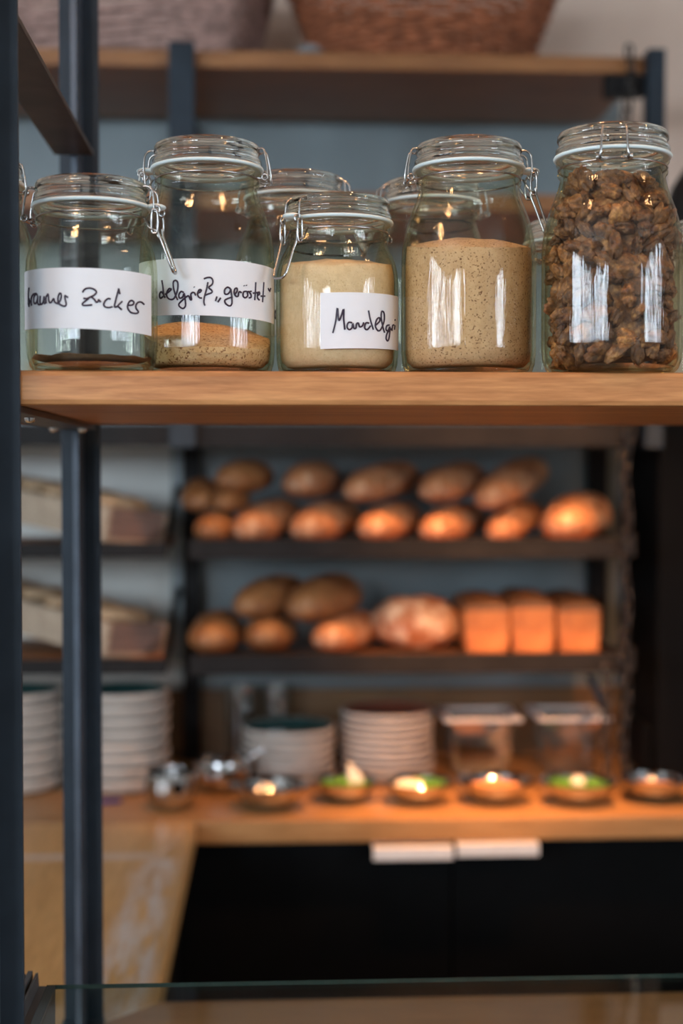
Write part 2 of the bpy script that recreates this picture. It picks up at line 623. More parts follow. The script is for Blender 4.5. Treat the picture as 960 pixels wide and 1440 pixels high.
window('window_1', 'x', x0, -2.7, 0.5, 1, streak_bars(8))
window('window_2', 'y', y0, -3.3, -1.0, 1, streak_bars(6))
window('window_3', 'x', x1, -2.8, 0.4, -1, streak_bars(8))

# grey panelling fixed to the back wall, one sheet left of the rack, one behind it, one low on the right
PY = WALL_Y - 0.012
xa = at(259, 400, PY).x
xb = at(872, 180, PY).x
xc = at(1200, 800, PY).x
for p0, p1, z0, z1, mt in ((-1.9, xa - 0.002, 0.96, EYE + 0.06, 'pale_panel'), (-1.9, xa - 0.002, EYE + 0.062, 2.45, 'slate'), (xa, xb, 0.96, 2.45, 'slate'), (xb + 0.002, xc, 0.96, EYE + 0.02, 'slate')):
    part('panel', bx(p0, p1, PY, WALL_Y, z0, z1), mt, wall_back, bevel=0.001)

# ------------------------------------------------------------------ U-shaped worktop and base cabinets
TOP = EYE - 0.646                     # worktop surface
TH = 0.042
CY = 2.60                             # front edge of the rear run
inner = at(262, 1225, 0.646 * F_PX / (1225 - 660))
LX = at(270, 1180, 2.47).x            # inner edge of the left run
FY = 1.718                            # rear edge of the front run
wt = thing('worktop', 'continuous solid wood worktop running in a U round the black cabinets', 'worktop', (0, 0, TOP))
part('rear_board', bx(-1.4, 1.5, CY, PY, -TH, 0), 'top_wood', wt, bevel=0.003)
bm = bmesh.new()
a = [(-1.4, CY - 0.002), (LX, CY - 0.002), (LX, FY), (-1.4, FY - (LX + 1.4))]


def slab(poly, z0, z1):
    bm = bmesh.new()
    lo = [bm.verts.new((x, y, z0)) for x, y in poly]
    hi = [bm.verts.new((x, y, z1)) for x, y in poly]
    bm.faces.new(lo)
    bm.faces.new(hi)
    for i in range(len(poly)):
        j = (i + 1) % len(poly)
        bm.faces.new((lo[i], lo[j], hi[j], hi[i]))
    return bm


bm.free()
yend = 0.95
part('left_board', slab([(-1.4, CY - 0.002), (LX, CY - 0.002), (LX, FY), (LX - (FY - yend), yend), (-1.4, yend)], -TH, 0), 'top_wood_streaked', wt, bevel=0.003)
part('front_board', slab([(LX + 0.003, FY), (1.5, FY), (1.5, yend), (LX - (FY - yend) + 0.004, yend)], -TH, 0), 'top_wood', wt, bevel=0.003)
# backsplash board on the wall
part('backsplash', bx(at(236, 1000, PY).x, 1.5, PY - 0.022, PY, 0, 0.152), 'splash_wood', wt, bevel=0.002, label='dark stained wooden backsplash board')

split = at(637, 1250, CY + 0.02).x
cb = thing('base_cabinet', 'matt black base cabinet with two doors under the rear worktop', 'cabinet', (split, CY + 0.04, 0))
part('body', bx(-0.72, 0.80, 0.02, 0.50, 0.08, TOP - TH), 'black', cb)
part('plinth', bx(-0.72, 0.80, 0.06, 0.12, 0.0, 0.08), 'black', cb)
for s in (-1, 1):
    xs = (-0.60, -0.002) if s < 0 else (0.002, 0.60)
    d = part('door', bx(xs[0], xs[1], 0, 0.019, 0.09, TOP - TH - 0.004), 'black', cb, bevel=0.0015)
    hx = (-0.152, -0.004) if s < 0 else (0.003, 0.155)
    bm = bmesh.new()
    ht = TOP - TH - 0.003 if s > 0 else TOP - TH - 0.008
    extrude_poly(bm, [(0, 0), (hx[1] - hx[0], 0), (hx[1] - hx[0], -0.003), (0, -0.003)], -0.052, 0.004)
    box(bm, 0, hx[1] - hx[0], -0.054, -0.050, -0.023, 0)
    part('handle', bm, 'alu', d, bevel=0.001, loc=(hx[0], 0, ht), label='pale metal edge pull')
lc = thing('base_cabinet', 'matt black base cabinet under the pale-streaked left worktop', 'cabinet', (LX - 0.03, 1.75, 0))
part('body', bx(-1.2, -0.02, -0.0, 0.83, 0.08, TOP - TH), 'black', lc)
part('door', bx(-0.019, 0, 0.01, 0.82, 0.09, TOP - TH - 0.004), 'black', lc, bevel=0.0015)
part('plinth', bx(-1.2, -0.06, 0.0, 0.83, 0, 0.08), 'black', lc)
fc = thing('base_cabinet', 'matt black base cabinet under the front worktop below the glass', 'cabinet', (0, 1.0, 0))
part('body', bx(-1.2, 1.4, 0.0, 0.66, 0.08, TOP - TH), 'black', fc)
part('plinth', bx(-1.2, 1.4, 0.05, 0.6, 0, 0.08), 'black', fc)

# ------------------------------------------------------------------ steel stand and oak shelf for the jars
SHELF_Z = EYE + 0.0779                # top of the jar shelf
ST = 0.0275                           # its thickness
SF, SR = 1.130, 1.606                 # front and rear edge
FL_X1 = at(142, 700, 1.656).x
FL_X0 = at(88, 700, 1.656).x
CXP = (FL_X0 + FL_X1) / 2 - 0.001
stand = thing('shelf_stand', 'blue-black steel stand of two T-bar posts and flat brackets carrying the jars', 'shelf stand', (CXP, 1.125, TOP))


def t_bar(z0, z1, w=0.045, web=0.043, t=0.0055):
    bm = bmesh.new()
    box(bm, -w / 2, w / 2, 0, t, z0, z1)
    box(bm, -0.0042, 0.0042, -web, 0, z0, z1, mi=1)
    return bm


HI = 2.75
part('post', t_bar(0.0, HI - TOP), ['steel', 'web'], stand, bevel=0.001)
part('post', t_bar(0.0, HI - TOP), ['steel', 'web'], stand, bevel=0.001, loc=(0, 0.531, 0))
for zb, y_0, y_1 in ((SHELF_Z - ST - 0.0002, 0.007, 0.487), (EYE + 0.356, 0.007, 0.487)):
    bm = bx(-0.0216, 0.0216, y_0, y_1, -0.0055, 0)
    br = part('bracket', bm, 'strap', stand, bevel=0.0008, loc=(0, 0, zb - TOP), label='flat steel strap bracket')
    for xx, yy in (((0.012, 0.11), (-0.014, 0.42), (0.014, 0.44)) if zb < EYE + 0.2 else ()):
        for _ in (0,):
            bm = bmesh.new()
            lathe(bm, [(0.0, -0.0105), (0.003, -0.0102), (0.0045, -0.0085), (0.005, -0.006)], 12, False, True)
            part('screw', bm, 'screw', br, smooth=True, loc=(xx, yy, 0), label='bright screw head')
# welded foot plates
for yy in (0, 0.531):
    part('foot_plate', bx(-0.024, 0.024, yy - 0.046, yy + 0.006, 0.0, 0.003), 'steel', stand)

bm = bx(CXP - 0.06, 1.1, SF, SR, SHELF_Z - ST, SHELF_Z)
board = part('oak_shelf', bm, 'oak', bevel=0.0045)
tag(board, 'thick oak shelf board carrying the row of clip-top jars', 'shelf')

# ------------------------------------------------------------------ glass sheet with its clamp profile at the bottom
GY = 1.305
GZ = at(300, 1381, GY).z
gx0 = at(66, 1380, GY).x
gs = bpy.data.meshes.new('glass_sheet')
bm = bmesh.new()
box(bm, gx0, 1.1, 0.97, GY, GZ - 0.004, GZ)
bmesh.ops.recalc_face_normals(bm, faces=bm.faces)
for f in bm.faces:
    f.material_index = 0 if f.normal.z > 0.5 else (0 if f.normal.z < -0.5 else 1)
sheet = part('glass_sheet', bm, ['sheet', 'sheet_edge'])
tag(sheet, 'horizontal clear glass sheet with greenish edge below the jar shelf', 'glass')
cl = thing('glass_clamp', 'grey ribbed metal clamp profile holding the end of the glass sheet', 'clamp', (CXP, 1.08, GZ))
px0 = at(36, 1380, GY).x - CXP
bm = bmesh.new()
poly = [(-0.012, -0.05), (0.022, -0.05), (0.0225, -0.001), (0.006, -0.001), (0.005, 0.013), (0.0025, 0.0125), (0.0015, 0.004), (0.0, 0.004), (-0.0005, 0.015), (-0.005, 0.015), (-0.0055, 0.004), (-0.007, 0.004), (-0.0075, 0.012), (-0.011, 0.0115), (-0.012, 0.0)]
extrude_poly(bm, [(x * 0.9, z * 0.9) for x, z in poly], -0.05, 0.225)
part('profile', bm, 'profile', cl)
part('support', bx(-0.018, 0.018, -0.02, 0.18, -0.09, -0.045), 'steel', cl)
part('support_leg', bx(-0.015, 0.015, 0.055, 0.085, TOP - GZ, -0.09), 'steel', cl)

# ------------------------------------------------------------------ clip-top jars
BIG = dict(H=0.223, R=0.0645, body=[(0.0, 0.0035), (0.046, 0.0035), (0.05, 0.0), (0.0555, 0.001), (0.0605, 0.006), (0.0635, 0.014), (0.0645, 0.026), (0.0645, 0.112), (0.0637, 0.124), (0.0615, 0.137), (0.0580, 0.150), (0.0535, 0.162), (0.0500, 0.171), (0.0485, 0.177)], neck=0.177)
SMALL = dict(H=0.172, R=0.059, body=[(0.0, 0.0035), (0.042, 0.0035), (0.046, 0.0), (0.051, 0.001), (0.0555, 0.006), (0.058, 0.014), (0.059, 0.026), (0.059, 0.092), (0.0583, 0.101), (0.0562, 0.110), (0.0530, 0.118), (0.0502, 0.123), (0.0485, 0.127)], neck=0.127)


def jar_meshes(S):
    zn = S['neck']
    nk = [(0.0478, zn + 0.003), (0.0482, zn + 0.005), (0.0500, zn + 0.007), (0.0502, zn + 0.009), (0.0482, zn + 0.011), (0.0480, zn + 0.013), (0.0500, zn + 0.0155), (0.0515, zn + 0.0175), (0.0515, zn + 0.0205), (0.0500, zn + 0.0215)]
    inn = [(0.0455, zn + 0.0215), (0.0445, zn + 0.012), (0.0450, zn - 0.002)]
    bm = bmesh.new()
    prof = S['body'] + nk + inn
    lathe(bm, prof[1:], 72, False, False)
    body = mesh_of(bm, 'jar_glass', True)
    bm = bmesh.new()
    lathe(bm, [(max(r - 0.0032, 0.04), max(z, 0.008)) for r, z in S['body'][3:]], 72, False, False)
    inner_wall = mesh_of(bm, 'jar_inside', True)
    # thick glass base
    bm = bmesh.new()
    r0 = S['body'][1][0]
    lathe(bm, [(r0 - 0.002, 0.0036), (r0 + 0.0085, 0.0042), (r0 + 0.0105, 0.0075), (r0 + 0.002, 0.0085), (0.004, 0.0075)], 48, True, True)
    base = mesh_of(bm, 'jar_inside', True)
    zl = zn + 0.0245
    bm = bmesh.new()
    t = S['H'] - zl
    lathe(bm, [(0.0415, zl + 0.001), (0.0500, zl), (0.0520, zl + 0.002), (0.0522, zl + 0.0055), (0.0505, zl + 0.0075), (0.0490, zl + 0.0085), (0.0492, zl + 0.0115), (0.0508, zl + 0.014), (0.0505, zl + t - 0.0035), (0.0490, zl + t - 0.001), (0.0465, zl + t), (0.0440, zl + t - 0.0025), (0.0380, zl + t - 0.0035)], 72, True, True)
    lid = mesh_of(bm, 'lid_glass', True)
    lid.set_sharp_from_angle(angle=R_(60))
    zg = zn + 0.0215
    bm = bmesh.new()
    ring(bm, [(0.0460, zg), (0.0530, zg - 0.0006), (0.0538, zg + 0.0003), (0.0541, zg + 0.0014), (0.0535, zg + 0.0025), (0.0460, zg + 0.0024)], 72)
    m4 = Matrix.Translation((0.0590, 0, zg + 0.0010)) @ Matrix.Diagonal((0.0095, 0.0095, 0.0032, 1))
    bmesh.ops.create_uvsphere(bm, u_segments=16, v_segments=8, radius=1, matrix=m4)
    gasket = mesh_of(bm, 'rubber', True)
    # wire ring lying in the neck groove
    zr = zn + 0.0122
    bm = bmesh.new()
    tube(bm, [(0.0494 * math.cos(2 * PI * i / 64), 0.0494 * math.sin(2 * PI * i / 64), zr) for i in range(64)], 0.0010, 6, True)
    wring = mesh_of(bm, 'wire', True)
    # hinge: squared wire loop from the ring up over the lid edge (on -x)
    bm = bmesh.new()
    loop = [(-0.0500, 0.0125, zr), (-0.0540, 0.0128, zr - 0.001), (-0.0590, 0.0125, zr + 0.0005), (-0.0598, 0.0115, zr + 0.008), (-0.0570, 0.0105, zl + 0.012), (-0.0545, 0.0098, zl + 0.0155), (-0.0500, 0.0092, zl + 0.0150)]
    full = loop + [(-p[0] * -1, -p[1], p[2]) for p in reversed(loop)]
    tube(bm, smooth_path(full, 4), 0.00105, 6)
    tube(bm, [(-0.0585, -0.0135, zr), (-0.0595, -0.005, zr - 0.001), (-0.0595, 0.005, zr - 0.001), (-0.0585, 0.0135, zr)], 0.00105, 6)
    for s in (-1, 1):
        tube(bm, [(-0.0578 + 0.0028 * math.cos(a_), s * 0.0137 + 0.0006 * a_ * s * 0.25, zr + 0.0028 * math.sin(a_)) for a_ in [k * 0.5 for k in range(22)]], 0.0009, 6)
    hinge = mesh_of(bm, 'wire', True)
    # latch: lid wire, two long links and the pulling lever (on +x)
    bm = bmesh.new()
    up = [(0.0480, 0.0085, zl + 0.0150), (0.0535, 0.0088, zl + 0.0155), (0.0580, 0.0092, zl + 0.0115), (0.0592, 0.0095, zl + 0.004), (0.0600, 0.0095, zr + 0.006), (0.0640, 0.0095, zr + 0.004), (0.0645, 0.0095, zr + 0.009), (0.0605, 0.0095, zr + 0.010)]
    for s in (-1, 1):
        tube(bm, smooth_path([(p[0], p[1] * s, p[2]) for p in up], 4), 0.00105, 6)
        link_p = []
        for k in range(24):
            a_ = 2 * PI * k / 24
            link_p.append((0.0605 + 0.0030 * math.cos(a_), s * 0.0118, zr - 0.004 + (0.0105 if math.sin(a_) > 0 else -0.0105) * min(1, abs(math.sin(a_)) * 1.3)))
        tube(bm, link_p, 0.0010, 6, True)
    tube(bm, [(0.0480, -0.0085, zl + 0.0150), (0.0480, 0.0085, zl + 0.0150)], 0.00105, 6)
    tube(bm, [(0.0500, -0.0115, zr), (0.0560, -0.0125, zr - 0.010), (0.0620, -0.0125, zr - 0.0125)], 0.0010, 6)
    tube(bm, [(0.0500, 0.0115, zr), (0.0560, 0.0125, zr - 0.010), (0.0620, 0.0125, zr - 0.0125)], 0.0010, 6)
    latch = mesh_of(bm, 'wire', True)
    bm = bmesh.new()
    lev = [(0.0625, 0.0105, zr - 0.007), (0.0632, 0.0103, zr - 0.013), (0.0665, 0.0095, zr - 0.022), (0.0735, 0.0085, zr - 0.041), (0.0755, 0.0075, zr - 0.0465), (0.0760, 0.0045, zr - 0.0485)]
    tube(bm, smooth_path(lev + [(p[0], -p[1], p[2]) for p in reversed(lev)], 4), 0.0013, 8)
    lever = mesh_of(bm, 'wire', True)
    return dict(glass_body=body, inner_wall=inner_wall, glass_base=base, glass_lid=lid, rubber_gasket=gasket, wire_ring=wring, hinge_wire=hinge, latch_wire=latch, latch_lever=lever)


JM = {'big': jar_meshes(BIG), 'small': jar_meshes(SMALL)}
SPEC = {'big': BIG, 'small': SMALL}
JK = 0.90                             # the drawn jars are a tenth too large
for group_ in JM.values():
    for me_ in group_.values():
        me_.transform(Matrix.Scale(JK, 4))
for S_ in SPEC.values():
    for key_ in ('H', 'R', 'neck'):
        S_[key_] *= JK
    S_['body'] = [(r * JK, z * JK) for r, z in S_['body']]


def jar(kind, px, Y, latch_deg, label):
    """latch_deg: 0 faces the camera side, +90 right"""
    p = at(px, 560, Y)
    t = thing('clip_top_jar', label, 'jar', (p.x, p.y, SHELF_Z))
    phi = R_(latch_deg - 90)
    for n, me in JM[kind].items():
        o = link(n, me, t)
        if n in ('rubber_gasket', 'hinge_wire', 'latch_wire', 'latch_lever'):
            o.rotation_euler.z = phi
    return t


def on_jar(t, rad, px, py):
    """angle and height where the sight line through a photo pixel meets the jar's wall"""
    d = ray(px, py)
    ox, oy = -t.location.x, -t.location.y
    A = d.x * d.x + d.y * d.y
    B = 2 * (ox * d.x + oy * d.y)
    C = ox * ox + oy * oy - rad * rad
    disc = B * B - 4 * A * C
    if disc < 0:
        k = -B / (2 * A)
    else:
        k = (-B - math.sqrt(disc)) / (2 * A)
    x, y, z = ox + d.x * k, oy + d.y * k, EYE + d.z * k - t.location.z
    return math.atan2(x, -y), z


def paper_label(t, kind, top, bottom, a0, a1, strokes):
    rad = SPEC[kind]['R'] + 0.0006

    def fit(pts):
        h = [on_jar(t, rad, *p) for p in pts]
        n = len(h)
        mx = sum(a for a, _ in h) / n
        mz = sum(z for _, z in h) / n
        den = sum((a - mx) ** 2 for a, _ in h)
        k = sum((a - mx) * (z - mz) for a, z in h) / den
        return lambda a: mz + k * (a - mx)
    ft, fb = fit(top), fit(bottom)
    bm = bmesh.new()
    n = 40
    outer, inner_ = [], []
    for i in range(n + 1):
        a = R_(a0) + (R_(a1) - R_(a0)) * i / n
        for lst, r in ((outer, rad), (inner_, rad - 0.0003)):
            lst.append((bm.verts.new((r * math.sin(a), -r * math.cos(a), fb(a))), bm.verts.new((r * math.sin(a), -r * math.cos(a), ft(a)))))
    for i in range(n):
        bm.faces.new((outer[i][0], outer[i + 1][0], outer[i + 1][1], outer[i][1]))
        bm.faces.new((inner_[i][0], inner_[i][1], inner_[i + 1][1], inner_[i + 1][0]))
        bm.faces.new((outer[i][1], outer[i + 1][1], inner_[i + 1][1], inner_[i][1]))
        bm.faces.new((outer[i][0], inner_[i][0], inner_[i + 1][0], outer[i + 1][0]))
    for i in (0, n):
        bm.faces.new((outer[i][0], outer[i][1], inner_[i][1], inner_[i][0]))
    lab = part('paper_label', bm, 'paper', t, smooth=True, label='white paper label with handwriting')
    if strokes:
        bm = bmesh.new()
        for st in strokes:
            pts = []
            for px, py in st:
                a, z = on_jar(t, rad, px, py)
                pts.append((a * rad, z, 0))
            pts = smooth_path(pts, 4) if len(pts) > 2 else [Vector(p) for p in pts]
            tube(bm, [(math.sin(p[0] / rad) * (rad + 0.0002), -math.cos(p[0] / rad) * (rad + 0.0002), p[1]) for p in pts], 0.00078, 6)
        part('handwriting', bm, 'ink', lab, smooth=True)


def scaled(strokes, ox, oy, s):
    return [[(ox + x / s, oy + y / s) for x, y in st] for st in strokes]


J1 = jar('small', 130, 1.175, 82, 'small clip-top jar nearly empty, labelled Brauner Zucker, next to the steel post')
J2 = jar('big', 292, 1.238, -98, 'tall clip-top jar with a little roasted almond grit, labelled Mandelgrieß geröstet')
J3 = jar('small', 474, 1.238, -48, 'small clip-top jar full of pale ground almonds, labelled Mandelgrieß')
J4 = jar('big', 658, 1.226, 92, 'tall clip-top jar three quarters full of brown ground nuts, without label')
J5 = jar('big', 859, 1.175, 168, 'tall clip-top jar full of walnut kernels')
JB0 = jar('big', -38, 1.314, -120, 'tall empty clip-top jar standing behind the steel post')
JB1 = jar('big', 414, 1.368, 70, 'tall labelled clip-top jar behind the small jar of pale ground almonds')
JB2 = jar('big', 606, 1.386, -80, 'tall clip-top jar half hidden behind the tall jar of brown ground nuts')
JB3 = jar('small', 806, 1.341, 40, 'small clip-top jar hidden behind the jar of walnut kernels')
JB4 = jar('small', 1015, 1.323, 60, 'small clip-top jar at the far right side behind the walnut jar')

zu = scaled([
    [(80, 330), (105, 295), (155, 280), (210, 295), (235, 325), (215, 355), (170, 380), (130, 398), (90, 395)],
    [(150, 398), (110, 430), (80, 455), (90, 475), (140, 475), (190, 470)],
    [(180, 380), (215, 410), (235, 440), (255, 430), (260, 410), (285, 440)],
    [(395, 405), (365, 400), (330, 430), (318, 470), (340, 495), (380, 500), (415, 490)],
    [(488, 285), (465, 370), (445, 450), (440, 490), (465, 490), (495, 460), (525, 430)],
    [(486, 290), (500, 350)], [(475, 485), (520, 525)],
    [(590, 475), (640, 470), (655, 440), (625, 420), (595, 450), (585, 500), (610, 545), (640, 562), (690, 565), (705, 545), (680, 510), (680, 470), (705, 440), (740, 440), (770, 465)]], 106, 370, 8)
br = scaled([
    [(50, 330), (42, 420), (44, 570)], [(48, 480), (58, 520), (48, 590)],
    [(85, 575), (80, 520), (85, 460), (110, 420), (150, 410)],
    [(165, 430), (140, 420), (115, 470), (120, 540), (145, 540), (165, 480), (168, 440), (165, 520), (180, 562), (205, 555)],
    [(202, 440), (198, 530), (218, 558), (242, 520), (252, 450), (252, 530), (268, 548)],
    [(280, 545), (278, 470), (300, 420), (310, 440), (315, 500), (330, 535), (355, 520), (380, 480), (392, 520), (420, 542), (448, 540), (480, 470), (480, 420), (460, 408), (440, 460), (440, 530), (470, 562), (505, 578), (535, 580), (548, 550), (535, 490), (530, 440), (550, 450), (575, 465)]], 36, 370, 9.6)
paper_label(J1, 'small', [(50, 379), (72, 376.5), (136, 377), (161, 379), (205, 386)], [(50, 462), (90, 462), (136, 463), (193, 469), (210, 471.5)], -88, 68, br + zu)

dg = scaled([
    [(190, 610), (165, 580), (145, 600), (140, 640), (155, 668), (190, 640)], [(170, 425), (185, 520), (195, 620), (215, 660)],
    [(215, 615), (265, 580), (295, 548), (275, 535), (245, 570), (235, 630), (260, 670), (300, 685), (340, 660), (380, 560), (385, 460), (355, 425), (325, 450), (330, 540), (360, 640), (385, 690)],
    [(465, 590), (430, 575), (400, 620), (410, 665), (450, 650), (470, 600), (485, 690), (488, 770), (455, 805), (410, 780), (400, 745), (440, 700), (490, 655), (530, 635), (555, 685), (570, 680), (560, 620), (580, 590), (610, 595), (625, 630)],
    [(603, 512), (608, 520)],
    [(645, 605), (690, 580), (700, 555), (670, 555), (650, 610), (670, 655), (710, 665)],
    [(735, 405), (780, 388), (830, 390), (855, 430), (845, 480), (800, 520), (840, 560), (840, 590), (790, 610), (745, 630)],
    [(790, 450), (770, 550), (745, 640), (735, 720), (750, 765)]], 210, 350, 9.6)
ge = scaled([
    [(130, 585), (112, 640)], [(175, 600), (140, 655)],
    [(295, 490), (260, 470), (225, 500), (225, 550), (260, 555), (290, 520), (298, 490), (310, 580), (312, 670), (285, 700), (240, 675), (225, 635), (260, 610), (320, 590)],
    [(345, 560), (375, 520), (375, 485), (350, 490), (340, 540), (360, 580), (388, 580), (395, 540), (410, 525), (430, 540)],
    [(490, 520), (455, 530), (450, 580), (475, 600), (505, 575), (500, 530), (520, 525)], [(460, 448), (464, 456)], [(488, 443), (492, 452)],
    [(550, 520), (525, 530), (545, 560), (545, 595), (520, 600)],
    [(605, 410), (600, 520), (592, 630)], [(570, 545), (622, 535)],
    [(622, 575), (650, 555), (645, 530), (628, 545), (625, 600), (648, 628)],
    [(703, 410), (695, 540), (687, 655)], [(665, 580), (715, 580)],
    [(756, 482), (766, 512)], [(786, 485), (772, 525)]], 290, 350, 8.727)
man = [[(203, 436), (206, 425), (209, 413), (211, 425), (215, 413), (219, 436)]]
paper_label(J2, 'big', [(224, 366), (265, 363), (290, 363), (336, 367), (374, 375)], [(226, 444), (310, 444), (347, 447), (374, 453)], -80, 78, dg + ge)

mg = scaled([
    [(205, 505), (235, 380), (252, 245), (260, 320), (270, 375), (295, 320), (318, 255), (318, 360), (330, 470)],
    [(405, 398), (368, 395), (352, 440), (375, 470), (402, 450), (412, 405), (425, 455), (445, 452), (450, 412), (470, 402), (482, 440), (510, 430), (525, 395)],
    [(580, 402), (548, 400), (535, 450), (560, 470), (595, 430)], [(575, 270), (595, 370), (625, 470)],
    [(650, 422), (690, 380), (685, 345), (658, 368), (645, 430), (670, 478), (700, 468), (735, 380), (735, 300), (712, 280), (705, 340), (720, 430), (740, 500)],
    [(788, 422), (762, 430), (755, 470), (775, 480), (795, 440), (790, 530), (775, 585), (755, 560), (770, 500), (810, 462), (816, 480), (822, 430), (835, 420)],
    [(842, 470), (847, 425)], [(846, 365), (849, 372)]], 440, 400, 7.385)
paper_label(J3, 'small', [(448, 412), (478, 411), (508, 411), (550, 415)], [(448, 491), (478, 490), (508, 490), (550, 491.5)], -18, 76, mg)
paper_label(JB1, 'big', [(386, 412), (400, 411), (440, 412)], [(386, 472), (400, 472), (440, 473)], -38, 60,
            [[(388.6, 435.4), (386.5, 440.5), (386.8, 446.2), (388.3, 448.8)], [(396, 436), (394, 448)]])


def fill(name, t, kind, level, mat, label, mound=0.004, slope=0.0, seed=0, back=0.0):
    S = SPEC[kind]
    rr = S['R'] - 0.0038
    bm = bmesh.new()
    prof = [(0.004, 0.0092), (rr - 0.012, 0.0092), (rr - 0.006, 0.0105), (rr - 0.0015, 0.015), (rr, 0.0235)]
    # follow the jar's wall up to the level
    for r, z in S['body']:
        if 0.026 < z < level - 0.004:
            prof.append((r - 0.0038, z))
    last = None
    for (ra, za), (rb, zb) in zip(S['body'], S['body'][1:]):
        if za <= level <= zb and zb > za:
            last = ra + (rb - ra) * (level - za) / (zb - za) - 0.0038
    prof = [p for p in prof if p[1] < level - 0.001]
    prof.append((last, level))
    n_wall = len(prof)
    for f in (0.93, 0.8, 0.6, 0.4, 0.2, 0.05):
        prof.append((last * f, level + mound * (1 - f * f)))
    lathe(bm, prof, 64, True, True)
    bm.verts.ensure_lookup_table()
    for v in bm.verts:
        if v.co.z > level - 0.0005:
            q = v.co * 60
            v.co.z += 0.0022 * noise.noise(Vector((q.x + seed, q.y, seed))) + slope * v.co.x + back * v.co.y
    o = part(name, bm, mat, None, smooth=True, loc=t.location)
    return tag(o, label, name.replace('_', ' '), kind='stuff')


fill('brown_sugar', J1, 'small', 0.0125, 'brown_sugar', 'thin dark layer of brown sugar left at the bottom of a jar', 0.0, 0, 3)
fill('almond_grit', J2, 'big', 0.036, 'roast_almond', 'coarse roasted almond grit in the bottom of the tall labelled jar', 0.006, -0.08, 11, 0.32)
fill('ground_almonds', J3, 'small', 0.099, 'almond', 'pale ground almonds filling the small labelled jar', 0.005, 0, 5, 0.12)
fill('ground_nuts', J4, 'big', 0.1134, 'brown_almond', 'brown speckled ground nuts in the tall unlabelled jar', 0.008, 0, 8, 0.15)

# walnut kernels: five shapes, each kernel an object of its own
wal = []
for k in range(5):
    bm = bmesh.new()
    bmesh.ops.create_icosphere(bm, subdivisions=4, radius=1)
    sd = Vector((k * 7.3, k * 3.1, k * 1.7))
    for v in bm.verts:
        n = v.co.normalized()
        w1 = 1 - abs(noise.noise(n * 2.6 + sd)) * 2.4
        w2 = 1 - abs(noise.noise(n * 5.5 + sd * 1.7)) * 2.2
        d = 0.92 + 0.24 * noise.noise(n * 1.7 + sd) + 0.16 * w1 + 0.09 * w2 - 0.30 * math.exp(-(n.x * 5) ** 2)
        fl = (0.0072, 0.0045) if k < 3 else (0.0055, 0.0050)
        v.co = Vector((n.x * (0.0095 if k < 3 else 0.0070) * d, n.y * 0.0125 * d, n.z * (fl[0] if n.z > 0 else fl[1]) * d))
    me = mesh_of(bm, 'walnut', True)
    me.name = 'walnut_kernel'
    wal.append(me)


def big_inner(z):
    for (ra, za), (rb, zb) in zip(BIG['body'][3:], BIG['body'][4:]):
        if za <= z <= zb:
            return ra + (rb - ra) * (z - za) / (zb - za)
    return 0.0437


rnd = random.Random(4)
zz = 0.0165
row = 0
while zz < 0.167:
    rin = big_inner(zz) - 0.0104
    nn = int(2 * PI * rin / 0.0162)
    for i in range(nn):
        a = 2 * PI * (i + 0.5 * (row % 2) + rnd.uniform(-0.22, 0.22)) / nn
        r = rin - rnd.uniform(0, 0.005)
        p = J5.location + Vector((r * math.cos(a), r * math.sin(a), max(0.0155, zz + rnd.uniform(-0.004, 0.004))))
        o = link('walnut_kernel', wal[rnd.randrange(5)], None, p, (rnd.uniform(0, 6.3), rnd.uniform(0, 6.3), rnd.uniform(0, 6.3)))
        s = rnd.uniform(0.70, 1.05)
        o.scale = (s, s, s)
        tag(o, 'wrinkled brown walnut kernel inside the tall walnut jar', 'walnut', 'walnut kernels in the jar')
    zz += 0.0140
    row += 1
bm = bmesh.new()
lathe(bm, [(0.03, 0.012)] + [(big_inner(0.014 + 0.004 * i) - 0.019, 0.014 + 0.004 * i) for i in range(38)] + [(0.012, 0.168)], 64, True, True)
for v in bm.verts:
    q = v.co * 95
    k = 1 + 0.16 * noise.noise(q)
    v.co.x *= k
    v.co.y *= k
o = part('walnut_pile', bm, 'walnut', None, smooth=True, loc=J5.location)
tag(o, 'heap of walnuts in the middle of the tall walnut jar', 'walnuts', kind='stuff')

# ------------------------------------------------------------------ rack on the back wall
RY = 2.75                              # front plane of the rack
SH = dict(top=EYE + 0.80, mid=EYE + 0.533, s3=EYE + 0.088, s4=EYE - 0.141, s5=EYE - 0.365)
rx0 = at(266, 770, RY).x
rx1 = at(876, 770, RY).x
rack = thing('wall_rack', 'tall steel and wood wall rack with bread shelves above the rear worktop', 'rack', (0, RY, TOP))


def rz(z):
    return z - TOP


top_x1 = at(905, 100, RY).x
bm = bx(-1.5, top_x1, 0, 0.40, -0.032, 0)
ts = part('wooden_shelf', bm, 'shelf_wood', rack, bevel=0.004, loc=(0, 0, rz(SH['top'])))
part('wooden_shelf', bx(-1.5, top_x1, 0, 0.40, -0.034, 0), 'mid_wood', rack, bevel=0.004, loc=(0, 0, rz(SH['mid'])))
